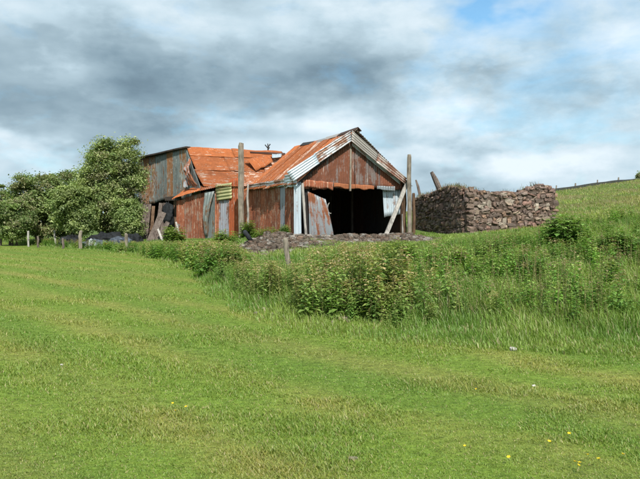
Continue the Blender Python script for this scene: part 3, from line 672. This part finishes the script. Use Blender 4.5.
# added dark slab, its colour giving the shade of the void below the end wall
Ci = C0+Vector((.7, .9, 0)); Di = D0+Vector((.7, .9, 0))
wallslab('void_backing', (Di.x, Di.y, 0), (Ci.x, Ci.y, 0), .1, 4.2, 4.2, .1, M_darkwood, barn)
# left flank between roof corner and end wall
bl = Br(0, 1)
sheet('flank_sheet', barn, (C0.x, C0.y, 3.2), (bl.x, bl.y, 3.0), bl-Vector((0, 0, .06)), C0-Vector((0, 0, .1)), M_grey, 'v', .16, .02, .06)
# crumpled pale sheet torn out of the flank
sheet('torn_sheet', barn, P(190, 184, 42), P(198, 187.5, 40.2), P(190.5, 159, 42.5), P(186.5, 163, 43.2), M_leanm, 'v', .16, .05, .3, .3, .2)
sheet('torn_sheet', barn, P(184, 189, 41.8), P(190, 186, 41.8), P(190, 168, 42.9), P(186.5, 176, 42.9), M_leanm, 'v', .16, .05, .2, .3, .1)
# red front wall
W0 = P(176, 240, 41.2); W1 = P(248, 240, 37.6); wn = (W1-W0).cross(Vector((0, 0, 1))).normalized()
def Wl(px, py, off=0.0): return hit(px, py, W0+wn*off, wn)
for i, (a, b, ya, yb, mt) in enumerate([(176.5, 185, 201, 199, M_red), (184.6, 192, 198, 196, M_red), (191.6, 199, 195.5, 194, M_red), (198.6, 206, 194, 192, M_red), (205.6, 215, 191, 192, M_grey), (214.6, 219.5, 191, 191, M_red), (218.8, 229.5, 198, 198, M_lilac), (229, 238.8, 179.5, 178, M_orange), (238, 248.5, 186, 186, M_red)]):
    o_ = .015*(i % 2)+(.04 if mt is M_orange else 0)
    sheet('wall_sheet', barn, Wl(a, 248, o_), Wl(b, 248, o_), Wl(b, yb, o_), Wl(a, ya, o_), mt, 'v', .15, .018, .03, .05)
sheet('patch_sheet', barn, Wl(217, 200.5, .12), Wl(232, 198.5, .12), Wl(231.5, 182.5, .12), Wl(215, 185, .12), M_cream, 'u', .2, .03, .03, .0)
sheet('curled_sheet', barn, Wl(205, 236, .1), Wl(207, 236, .1), Wl(214, 191, .12), Wl(204.5, 193, .28), M_grey, 'v', .16, .03, .06, .0, .15)
# orange strip of eave above the red wall
sheet('eave_sheet', barn, Wl(171.5, 199, .35), Wl(200, 190.3, .3), P(203, 185.5, 41.3), P(184, 190, 43.2), M_roof, 'v', .14, .02, .04, .05)
sheet('eave_sheet', barn, Wl(199, 190.8, .28), Wl(219, 186.3, .25), P(222, 184.5, 41.6), P(201, 185.5, 41.3), M_roof, 'v', .14, .02, .04, .05)
sheet('eave_sheet', barn, Wl(218, 185.6, .2), Wl(248, 186, .1), P(250, 182, 41.6), P(221, 183.5, 41.6), M_roof2, 'v', .14, .02, .04, .05)
wallslab('lintel', Wl(165, 206, -.3), Wl(180, 200, -.3), 3.0, 3.25, 3.3, .12, M_darkwood, barn)
# weathered boards hanging below the end wall
for (x0, y0, x1, y1, wd, z, mt) in [(141.5, 206, 138.5, 246, .26, 43.7, M_board), (145.5, 204, 141.5, 247, .28, 43.5, M_board), (149.5, 204, 145, 246, .24, 43.6, M_board), (153.5, 206, 150.5, 246, .22, 43.3, M_brownwood), (161, 203, 155.5, 246, .24, 43.2, M_board), (165.5, 203, 160.5, 244, .26, 43, M_board), (176, 199, 179, 247, .35, 41.6, M_brownwood), (139.5, 207, 138, 246, .3, 45, M_brownwood)]:
    plank('wall_board', P(x1, y1, z), P(x0, y0, z+.5), wd, .05, mt, barn, (1, .1, 0))
# loose boards and branches leaning there
for (x0, y0, x1, y1, wd, z, lab) in [(163, 212, 148, 246, .42, 40.6, 'widest weathered board leaning left of the black sack'), (168, 222, 152, 249, .28, 40.2, 'grey board leaning just in front of the widest leaning board'),
                                 (179, 224, 163, 250, .2, 39.6, 'thin grey board leaning against the red wall corner'), (158, 229, 166, 250, .12, 39.4, 'short plank crossing the others at their foot'), (176, 222, 184, 251, .10, 39.0, 'thin pale stick leaning right in front of red wall')]:
    tag(plank('loose_board', P(x1, y1, z), P(x0, y0, z+.6), wd, .05, M_board if wd > .15 else M_palewood, None, (1, .1, 0)), lab, 'board', 'loose boards leaning at the barn corner')
def crumple(name, c, rx, ry, rz, mat, seed, amp=.35):
    r = np.random.default_rng(seed); V = []; Fs = []; nu, nv = 18, 11
    for j in range(nv+1):
        ph = math.pi*j/nv
        for i in range(nu):
            th = 2*math.pi*i/nu; k = 1+amp*(float(fbm(th*1.2+seed*3+ (3*j/nv), ph*1.6+seed, 3))-.5)*2+amp*.4*math.sin(th*5+j)
            if j in (0, nv): k = 1
            V.append((c[0]+rx*k*math.sin(ph)*math.cos(th), c[1]+ry*k*math.sin(ph)*math.sin(th), c[2]+rz*k*math.cos(ph)))
    for j in range(nv):
        for i in range(nu): Fs.append([j*nu+i, (j+1)*nu+i, (j+1)*nu+(i+1) % nu, j*nu+(i+1) % nu])
    return new_mesh(name, V, Fs, mat)
q = P(168, 214.5, 41.9)
tag(crumple('plastic_sack', q, .4, .25, .75, M_black, 3, .3), 'black plastic sheet hanging in the gap at the barn corner', 'sack')

# ------------------------------------------------------------------ ruined stone walls
def cube_rock(r, rough=.12, n=3):
    key = {}; V = []; Fs = []
    g = np.linspace(-1, 1, n)
    def vid(p):
        k = tuple(np.round(p, 4))
        if k not in key:
            key[k] = len(V); v = np.array(p, float); V.append(v)
        return key[k]
    for ax in range(3):
        for s in (-1, 1):
            for i in range(n-1):
                for j in range(n-1):
                    q = []
                    for (a, b) in ((i, j), (i+1, j), (i+1, j+1), (i, j+1)):
                        p = [0, 0, 0]; p[ax] = s; p[(ax+1) % 3] = g[a]; p[(ax+2) % 3] = g[b]; q.append(vid(p))
                    Fs.append(q if s > 0 else q[::-1])
    V = np.array(V); ln = np.linalg.norm(V, axis=1)[:, None]; V = V/ln**.4
    V = V+r.normal(0, rough, V.shape); return V/1.05, Fs
rr = np.random.default_rng(77); ROCKS = [cube_rock(rr, .13) for _ in range(24)]
SC = [(.24, .165, .135), (.27, .19, .15), (.18, .125, .105), (.20, .155, .13), (.31, .24, .185), (.16, .12, .10), (.25, .155, .125), (.38, .32, .26), (.19, .145, .12), (.29, .19, .135), (.18, .13, .115)]
def stone_wall(name, parent, A, B, topf, th, seed, cols, base=None, lo=.10, hi=.22):
    A = Vector(A); B = Vector(B); d = (B-A); Lg = d.length; d.normalize(); nrm = Vector((d.y, -d.x, 0)); r = np.random.default_rng(seed); m = MB()
    zb = min(gz(A.x, A.y), gz(B.x, B.y))-.35
    V = []; K = int(Lg/.3)
    for i in range(K+1):
        s = Lg*i/K; p = A+d*s; zt = topf(s/Lg)-.16
        for sg in (-1, 1):
            for z in (zb, zt): V.append((p.x+nrm.x*sg*(th/2-.055), p.y+nrm.y*sg*(th/2-.055), z))
    Fs = []
    for i in range(K):
        b = i*4; Fs += [[b, b+4, b+5, b+1], [b+2, b+3, b+7, b+6], [b+1, b+5, b+7, b+3]]
    Fs += [[0, 1, 3, 2], [K*4, K*4+2, K*4+3, K*4+1]]
    m.add(V, Fs, (.10, .072, .056))
    for side in (1, -1):
        z = zb
        while z < 5:
            hrow = r.uniform(lo, hi); s = -r.random()*.2
            while s < Lg:
                l = r.uniform(.14, .42) if r.random() < .8 else r.uniform(.4, .7); sc = s+l/2; hs = hrow*r.uniform(.7, 1.55); zz = z+hrow/2+r.normal(0, .02)+.07*math.sin(s*1.7+z*2+seed)+.05*math.sin(s*4.1+z*5)
                if zz+hrow*.3 < topf(min(max(sc/Lg, 0), 1)) and sc < Lg+.05:
                    V0, F0 = ROCKS[r.integers(24)]; dep = r.uniform(.12, .17); po = th/2-.12+r.normal(0, .028)
                    u = V0[:, 0]*l*.5*.95; v = V0[:, 1]*dep; w = V0[:, 2]*hs*.5*1.03; ti = r.normal(0, .11); w = w+u*ti
                    X_ = A.x+d.x*(sc+u)+nrm.x*side*(po+v); Y_ = A.y+d.y*(sc+u)+nrm.y*side*(po+v)
                    c = np.array(cols[r.integers(len(cols))])*r.uniform(.7, 1.3)
                    m.add(np.stack([X_, Y_, zz+w], -1), F0, c)
                s += l
            z += hrow
    for i in range(int(Lg/.09)):                        # loose coping stones
        s = r.random()*Lg; V0, F0 = ROCKS[r.integers(24)]; zt = topf(s/Lg); p = A+d*s+nrm*r.uniform(-th*.3, th*.3); sz = r.uniform(.06, .2)
        m.add(V0*np.array([sz*1.2, sz, sz*.5])+np.array([p.x, p.y, zt-.07+r.uniform(-.03, .06)]), F0, np.array(cols[r.integers(len(cols))])*r.uniform(.7, 1.2))
    return m.build(name, M_stone, parent)
Kp = P(465.5, 235, 31); Jp = P(417, 235, 38.2); Lp = P(552, 228, 33.25)
ruin = empty('stone_ruin', (9, 33, 1.0), 'roofless ruin of rough brown fieldstone walls to the right of the shed', 'ruin')
pr = lambda xs, ys: (lambda s: float(np.interp(s, xs, ys)))
topR = pr([0, .05, .12, .3, .45, .6, .66, .72, .8, .93, 1.0], [3.25, 3.2, 3.12, 3.05, 3.08, 3.06, 3.3, 3.42, 3.5, 3.48, 3.2])
topL = pr([0, .12, .3, .5, .75, 1.0], [3.2, 3.38, 3.42, 3.25, 3.12, 3.0])
stone_wall('front_wall', ruin, Kp, Lp, topR, .55, 5, SC, lo=.10, hi=.24)
stone_wall('side_wall', ruin, Jp, Kp+Vector((.05, .25, 0)), lambda s: topL(1-s), .5, 6, SC[:4]+SC[5:7])
Lb = Lp+Vector((-1.2, 3.6, 0))
stone_wall('side_wall', ruin, Lp+Vector((-.25, .1, 0)), Lb, pr([0, .5, 1], [3.3, 2.9, 2.4]), .5, 7, SC)
m = MB()
for i, zz in enumerate(np.arange(.75, 3.2, .27)):       # quoins
    V0, F0 = ROCKS[i]; l = .3 if i % 2 else .42
    m.add(V0*np.array([l*.5, .22, .135])+np.array([Kp.x+.16+.06*(i % 2), Kp.y-.16, zz]), F0, np.array((.20, .145, .115))*random.uniform(.75, 1.15))
m.build('quoin', M_stone, ruin)
# grass on the wall tops
def topgrass(A, B, topf, n, seed, th=.4):
    r = np.random.default_rng(seed); s = r.random(n)**.9; cl = vn(s*14, s*0+seed); k = cl > .42; s = s[k]; n = len(s); A = np.array(A); B = np.array(B)
    p = A+(B-A)*s[:, None]; x = p[:, 0]+r.normal(0, th*.3, n); y = p[:, 1]+r.normal(0, th*.3, n); z = np.array([topf(v) for v in s])-.06
    c = np.where((r.random(n) < .55)[:, None], np.array([.26, .21, .11]), np.array([.12, .15, .05]))*(.6+.7*r.random((n, 1)))
    return blades('t', x, y, .1+.25*r.random(n), np.full(n, .02), c, .6, base=z, seed=seed)
parts = [topgrass(Kp, Lp, topR, 240, 1), topgrass(Kp, Jp, topL, 600, 2)]
Vt = []; Tt = []; Ct = []; nb = 0
for V, T, C in parts: Vt.append(V); Tt.append(T+nb); Ct.append(C); nb += len(V)
tag(new_mesh('wall_top_grass', np.concatenate(Vt), np.concatenate(Tt), M_blade, None, np.concatenate(Ct)), 'dry grass and moss growing on the tops of the ruined stone walls', 'grass', None, 'stuff')
# timbers sticking up from the ruin
def stub(px0, py0, px1, py1, z, r0, label):
    a = P(px1, py1, z); b = P(px0, py0, z+.2); 
    o = tube('timber_beam', [a, a.lerp(b, .6)+Vector((.02, 0, 0)), b], [r0, r0*.9, r0*.55], M_board, None, 7, .15); tag(o, label, 'beam', 'broken beams above the ruined wall')
stub(431.5, 172, 441, 192, 35.4, .15, 'thicker broken beam leaning left above the dark stone wall')
stub(415.8, 180, 420, 196, 37.6, .09, 'thin short dark beam beside the slim pole above the wall')

# ------------------------------------------------------------------ crest wall and posts on the hill
m = MB(); cr = []
for x_ in np.arange(14, 60, .6):
    yy = 59.5+.15*math.sin(x_*.3)+.02*(x_-20); cr.append((x_, yy, gz(x_, yy)+.05))
V = []
for i, (a, b, c) in enumerate(cr):
    hh = (.14+.06*vn(a*.9, 3.0))*(1 if a < 27.5 else max(.05, 1-(a-27.5)/2)); V += [(a, b-.22, c-.3), (a, b-.16, c+hh), (a, b+.16, c+hh), (a, b+.22, c-.3)]
Fs = [[i*4+k, i*4+4+k, i*4+5+k, i*4+1+k] for i in range(len(cr)-1) for k in range(3)]
m.add(V, Fs, (.055, .06, .055)); tag(m.build('boundary_wall', M_stone), 'low dark field wall running along the crest of the hill', 'wall')
for i, (px, lab) in enumerate([(556, 'crest fence post nearest the stone ruin'), (575, 'crest fence post second from the stone ruin'), (597, 'crest fence post midway between ruin and right edge'), (618, 'crest fence post nearest the right edge of the photo')]):
    b = P(px, 200, 60); g0 = gz(b.x, b.y)
    tag(tube('fence_post', [(b.x, b.y, g0-.1), (b.x+.03, b.y, g0+.45)], [.08, .06], M_pole, None, 6, .1), 'thin wooden '+lab, 'post', 'fence posts on the hill crest')

# ------------------------------------------------------------------ fence posts along the foot of the bank
for (px, pt, z, wpx, lean, lab, mt) in [
    (80, 231, 37.5, 3.4, .3, 'stout leaning fence post in front of the rounded light green tree', M_pole),
    (63, 238.5, 38, 2.4, .2, 'short fence post left of the stout post before the trees', M_board),
    (38, 236, 40, 2.0, -.3, 'thin grey fence post in front of the middle of the tree row', M_board),
    (29, 231, 41, 2.0, -1.0, 'thin pale leaning stake under the dark hawthorn', M_palewood),
    (1, 239, 43, 2.2, 0, 'fence post at the very left edge of the photo', M_board),
    (127, 233.5, 36, 3.0, -.3, 'round fence post in front of the left end of the barn', M_pole),
    (187.5, 245, 25, 2.4, -.8, 'leaning grey fence post below the red wall of the barn', M_board),
    (288, 238, 17, 5.0, -1.8, 'square pale fence post standing in the nettles before the rubble', M_pole),
    (384, 254, 16, 3.2, -2.0, 'short dark rotten stake leaning in the weeds below the doorway', M_darkwood),
    (610.5, 222, 30, 2.2, .8, 'thin grey post alone on the bank left of the right edge', M_board),
    (57, 230.5, 42, 1.8, -3, 'pale dead stake slanting under the darker tree', M_palewood)]:
    rr_ = wpx/2*z/F; pole(px, pt, z, rr_*1.05, rr_, mt, lab, lean, 'post', 'fence_post', 'old fence posts along the bank')
# a few strands of slack wire between the left posts
def wire(a, b, sag, label):
    pts = [Vector(a).lerp(Vector(b), f)-Vector((0, 0, sag*4*f*(1-f))) for f in np.linspace(0, 1, 9)]
    tag(tube('fence_wire', pts, [.008]*9, M_dark, None, 4), label, 'wire', 'slack fence wires')
wire(P(1, 241, 43), P(80, 235, 37.5), .05, 'rusty fence wire running from the left edge to the stout post')
wire(P(80, 235, 37.5), P(127, 237, 36), .1, 'rusty fence wire slung between the stout post and the round post')

# ------------------------------------------------------------------ scrap under the trees
scr = [('tarpaulin', P(94, 247, 38.5), .75, .4, .3, M_blue, 'blue-grey crumpled tarpaulin heaped beside the stout fence post'),
       ('tarpaulin', P(122, 248, 38), .6, .4, .32, M_blue, 'blue-grey plastic bundle left of the round fence post'),
       ('plastic_sack', P(134, 246, 39), .5, .4, .4, M_black, 'black sack lying just right of the round fence post'),
       ('plastic_sack', P(70, 246, 41.5), .7, .5, .45, M_black, 'black sack under the rounded light green tree'),
       ('plastic_sack', P(107, 245, 40.5), 1.1, .5, .5, M_black, 'wide heap of black plastic between the two largest fence posts')]
for i, (nm, c, a, b, cc, mt, lab) in enumerate(scr):
    c.z = gz(c.x, c.y)+cc*.6; tag(crumple(nm, c, a, b, cc, mt, 20+i, .45), lab, 'sack' if 'sack' in nm else 'tarpaulin', 'rubbish dumped below the trees')
for (pa, pb, pc_, pd, z, mt, lab) in [((88, 249), (97, 249), (100, 241), (91, 239), 38, M_galvr, 'pale bent metal sheet standing in the rubbish by stout post'), ((103, 249), (113, 250), (115, 243), (104, 242), 37.8, M_orange, 'orange-brown bent metal scrap in the rubbish below tallest tree'),
                                     ((136, 250), (146, 250), (143, 244), (137, 243), 38.5, M_lilac, 'grey metal scrap lying below the hanging barn boards')]:
    tag(sheet('scrap_sheet', None, P(*pa, z), P(*pb, z), P(*pc_, z+.5), P(*pd, z+.4), mt, 'v', .16, .03, .15, .15, .15), lab, 'scrap metal', 'metal scrap below the trees')
# tyre propped on the heap
def tyre():
    c = P(248, 236.5, 25.6); r = .22; V = []; Fs = []; nu, nv = 28, 12
    ax = Vector((.8, .12, .55)).normalized(); e1 = ax.cross(Vector((0, 0, 1))).normalized(); e2 = ax.cross(e1)
    for i in range(nu):
        a = 2*math.pi*i/nu; rd = e1*math.cos(a)+e2*math.sin(a)
        for j in range(nv):
            b = 2*math.pi*j/nv; rad = .075*(1+.04*(i % 2)); V.append(list(c+rd*(r+rad*math.cos(b))+ax*(rad*1.15*math.sin(b))))
    for i in range(nu):
        for j in range(nv): Fs.append([i*nv+j, ((i+1) % nu)*nv+j, ((i+1) % nu)*nv+(j+1) % nv, i*nv+(j+1) % nv])
    return new_mesh('tyre', V, Fs, M_black, None, None, None, True)
tag(tyre(), 'old black tyre propped on the rubble heap below the thick pole', 'tyre')

# ------------------------------------------------------------------ rubble and stones
m = MB(); r = np.random.default_rng(9)
cnt = 0
while cnt < 9000:
    x_ = r.uniform(-4.2, 5.2); y_ = r.uniform(21.5, 30.5)
    if r.random() > float(rubble_mask(x_, y_)) or (bool(inside_buildings(np.array([x_]), np.array([y_]))[0]) and r.random() < .9): continue
    V0, F0 = ROCKS[r.integers(24)]; sz = .018+.10*r.random()**6; c = np.array([(.18, .145, .115), (.12, .092, .07), (.26, .235, .205), (.10, .08, .062), (.17, .12, .09)][r.integers(5)])*r.uniform(.7, 1.2)
    th = r.random()*6.28; V1 = V0*np.array([sz*1.2, sz*.9, sz*.7]); V1 = np.stack([V1[:, 0]*math.cos(th)-V1[:, 1]*math.sin(th), V1[:, 0]*math.sin(th)+V1[:, 1]*math.cos(th), V1[:, 2]], -1)
    m.add(V1+np.array([x_, y_, gz(x_, y_)+sz*.25]), F0, c); cnt += 1
tag(m.build('rubble', M_stone), 'grey-brown rubble and gravel heaped in front of the shed doorway', 'rubble', None, 'stuff')
def stone(px, py, wpx, hpx, col, label, flat=.5, z=None):
    z = z or 1.6*F/(py-HOR); p = P(px, py, z); g0 = gz(p.x, p.y); V0, F0 = ROCKS[random.randrange(24)]; w = wpx/2*z/F; h = hpx/2*z/F
    m = MB(); m.add(V0*np.array([w, w*.7, h])+np.array([p.x, p.y, g0+h*.7]), F0, col)
    tag(m.build('stone', M_stone), label, 'stone', 'loose stones lying in the field')
stone(513, 352, 7, 4, (.42, .40, .36), 'pale flat stone in the grass right of centre, below the bank')
stone(346, 321, 13, 5, (.2, .16, .13), 'brown half-buried stone at the foot of the nettles')
stone(334, 323, 6, 3, (.26, .21, .17), 'small brown stone just left of the half-buried one')
stone(266, 311, 10, 4, (.33, .29, .23), 'broad pale stone left of the tall nettles at the bank foot')
stone(257, 314, 7, 3, (.28, .24, .2), 'small tan stone beside the broad pale stone')
stone(273, 315, 6, 3, (.36, .33, .28), 'small light stone just right of the broad pale stone')
stone(62, 366, 3, 2, (.6, .58, .54), 'tiny white stone alone in the left of the field')
stone(353, 462, 10, 3, (.25, .22, .15), 'flat tan stone in the grass at the bottom centre')
stone(534, 386, 4, 2, (.6, .58, .54), 'tiny white stone right of centre in the field')
# yellow flowers
proto = None
def flower_mesh():
    m = MB()
    for k in range(6):
        a = k*math.pi/3; c, s = math.cos(a), math.sin(a); p = -s, c
        m.add([(0, 0, .06), (c*.011+p[0]*.009, s*.011+p[1]*.009, .066), (c*.02, s*.02, .07), (c*.011-p[0]*.009, s*.011-p[1]*.009, .066)], [[0, 1, 2, 3]], (.75, .52, .03))
    V, Fs = tube_geo([(0, 0, -.01), (.003, 0, .03), (0, 0, .061)], [.0018, .0016, .0016], 5); m.add([list(v) for v in V], Fs, (.08, .14, .03))
    return m
fm = flower_mesh()
for i, (px, py) in enumerate([(188, 414), (174, 419), (478, 396), (576, 474), (580, 475), (621, 464), (510, 468), (548, 451), (590, 466), (465, 457), (569, 442), (173, 410), (600, 470), (574, 476)]):
    z = 1.6*F/(py-HOR); p = P(px, py, z)
    if proto is None: proto = fm.build('flower', M_shell); o = proto
    else: o = proto.copy(); COL.objects.link(o)
    sc_ = random.uniform(.45, .8); o.location = (p.x, p.y, gz(p.x, p.y)); o.scale = (sc_, sc_, 1); o.rotation_euler = (random.uniform(-.4, .1), random.uniform(-.3, .3), random.random()*6)
    tag(o, 'small yellow flower dotted in the mown field grass', 'flower', 'yellow flowers in the field')

# ------------------------------------------------------------------ light
az, el = math.radians(168), math.radians(47)
sd = bpy.data.lights.new('sun', 'SUN'); sd.energy = 4.2; sd.angle = math.radians(.5); sd.color = (1, .95, .87)
so = bpy.data.objects.new('sun', sd); COL.objects.link(so)
tos = Vector((math.sin(az)*math.cos(el), math.cos(az)*math.cos(el), math.sin(el)))
so.rotation_euler = tos.to_track_quat('Z', 'Y').to_euler(); so.location = (10, -10, 30)
w = bpy.data.worlds.new('World'); S.world = w; w.use_nodes = True; nt = w.node_tree; nt.nodes.clear(); L = nt.links.new
out = nt.nodes.new('ShaderNodeOutputWorld')
sky = N(nt, 'ShaderNodeTexSky', sky_type='NISHITA', sun_disc=False, sun_elevation=el, sun_rotation=az)
tc = N(nt, 'ShaderNodeTexCoord'); sp = N(nt, 'ShaderNodeSeparateXYZ'); L(tc.outputs['Generated'], sp.inputs[0])
sx, sy, sz = sp.outputs
AZ = mth(nt, 'ARCTAN2', sx, sy); EL = mth(nt, 'ARCSINE', sz)
def noise(su, sv, scale, detail, rough, off=(0, 0, 0), dist=0.0, e_off=0.0):
    cb = N(nt, 'ShaderNodeCombineXYZ'); L(mth(nt, 'MULTIPLY', AZ, su), cb.inputs[0]); L(mth(nt, 'MULTIPLY', mth(nt, 'ADD', EL, e_off), sv), cb.inputs[1])
    mp = N(nt, 'ShaderNodeMapping'); mp.inputs['Location'].default_value = off; L(cb.outputs[0], mp.inputs[0])
    t = N(nt, 'ShaderNodeTexNoise'); t.inputs['Scale'].default_value = scale; t.inputs['Detail'].default_value = detail; t.inputs['Roughness'].default_value = rough; t.inputs['Distortion'].default_value = dist
    L(mp.outputs[0], t.inputs['Vector']); return t.outputs[0]
warp = noise(1, 2, 5, 4, .55, (3, 1, 0))
warp2 = noise(1, 2, 5, 4, .55, (13, 7, 0))
def blob(px, py, wx, wy, amp):
    a0 = math.atan((px-320)/F); e0 = math.atan((HOR-py)/F)
    du = mth(nt, 'ADD', mth(nt, 'SUBTRACT', AZ, a0), mth(nt, 'MULTIPLY', mth(nt, 'SUBTRACT', warp, .5), .28))
    dv = mth(nt, 'ADD', mth(nt, 'SUBTRACT', EL, e0), mth(nt, 'MULTIPLY', mth(nt, 'SUBTRACT', warp2, .5), .14))
    q = mth(nt, 'ADD', mth(nt, 'POWER', mth(nt, 'ABSOLUTE', mth(nt, 'DIVIDE', du, wx/F)), 2.0), mth(nt, 'POWER', mth(nt, 'ABSOLUTE', mth(nt, 'DIVIDE', dv, wy/F)), 2.0))
    return mth(nt, 'MULTIPLY', mth(nt, 'POWER', 2.718, mth(nt, 'MULTIPLY', q, -1.0)), amp)
acc = mth(nt, 'ADD', mth(nt, 'MULTIPLY', noise(1, 2.4, 4.0, 8, .47, (2.2, .6, 0), 0), .74), mth(nt, 'MULTIPLY', noise(1, 1.9, 10, 7, .5, (5, 9, 0), 0), .30))
n3 = noise(1, 1.9, 6.5, 11, .58, (1.3, 3.1, 0), 0)
edge = ramp(nt, n3, [(.46, 0), (.53, 1)])
n4 = noise(1, 1.9, 15, 9, .58, (8.3, 2.1, 0), 0)
edge2 = ramp(nt, n4, [(.5, 0), (.56, 1)])
acc = mth(nt, 'ADD', acc, mth(nt, 'ADD', mth(nt, 'MULTIPLY', edge, .05), mth(nt, 'MULTIPLY', edge2, .0)))
bill = mth(nt, 'ADD', mth(nt, 'ABSOLUTE', mth(nt, 'SUBTRACT', n3, .5)), mth(nt, 'MULTIPLY', mth(nt, 'ABSOLUTE', mth(nt, 'SUBTRACT', n4, .5)), .7))
acc = mth(nt, 'ADD', acc, mth(nt, 'MULTIPLY', mth(nt, 'SUBTRACT', bill, .12), mth(nt, 'ADD', .05, blob(500, 110, 180, 70, .45))))
acc = mth(nt, 'ADD', acc, .075)
for b in [(60, 105, 230, 36, -.15), (230, 92, 170, 34, -.17), (80, 142, 190, 18, -.10), (370, 60, 120, 46, -.08), (60, 25, 200, 24, .10), (20, 165, 80, 20, .26), (300, 118, 60, 20, .26), (215, 128, 50, 12, .14),
          (560, 70, 200, 90, .05), (425, 112, 46, 26, .20), (450, 162, 130, 14, .18), (600, 95, 90, 40, .08), (530, 100, 80, 20, -.10), (430, 135, 110, 12, -.10), (520, 148, 110, 10, -.08), (600, 40, 80, 60, .07)]:
    acc = mth(nt, 'ADD', acc, blob(*b))
ccol = ramp(nt, acc, [(.18, (.13, .195, .25)), (.34, (.20, .29, .355)), (.50, (.32, .43, .50)), (.64, (.47, .60, .68)), (.84, (.70, .79, .85))])
clear = mth(nt, 'ADD', blob(482, 10, 40, 30, 1.15), mth(nt, 'ADD', blob(620, 135, 40, 14, .4), blob(600, 60, 130, 60, .42)))
clear = mth(nt, 'ADD', clear, mth(nt, 'MULTIPLY', mth(nt, 'SUBTRACT', noise(1, 2, 8, 8, .6, (21, 4, 0), .3), .55), 1.6))
cf = ramp(nt, clear, [(.0, 1.0), (1.0, .15)])
b1 = N(nt, 'ShaderNodeBackground'); L(mixc(nt, 1.0, sky.outputs[0], (.62, 1.12, 1.25), 'MULTIPLY'), b1.inputs[0]); b1.inputs[1].default_value = .13
b2 = N(nt, 'ShaderNodeBackground'); L(ccol, b2.inputs[0]); b2.inputs[1].default_value = 1.0
mx = N(nt, 'ShaderNodeMixShader'); L(cf, mx.inputs[0]); L(b1.outputs[0], mx.inputs[1]); L(b2.outputs[0], mx.inputs[2]); L(mx.outputs[0], out.inputs[0])
S.view_settings.view_transform = 'Standard'; S.view_settings.look = 'None'; S.view_settings.exposure = .3; S.view_settings.gamma = 1
S.render.engine = 'CYCLES'; S.cycles.max_bounces = 5; S.cycles.transparent_max_bounces = 4
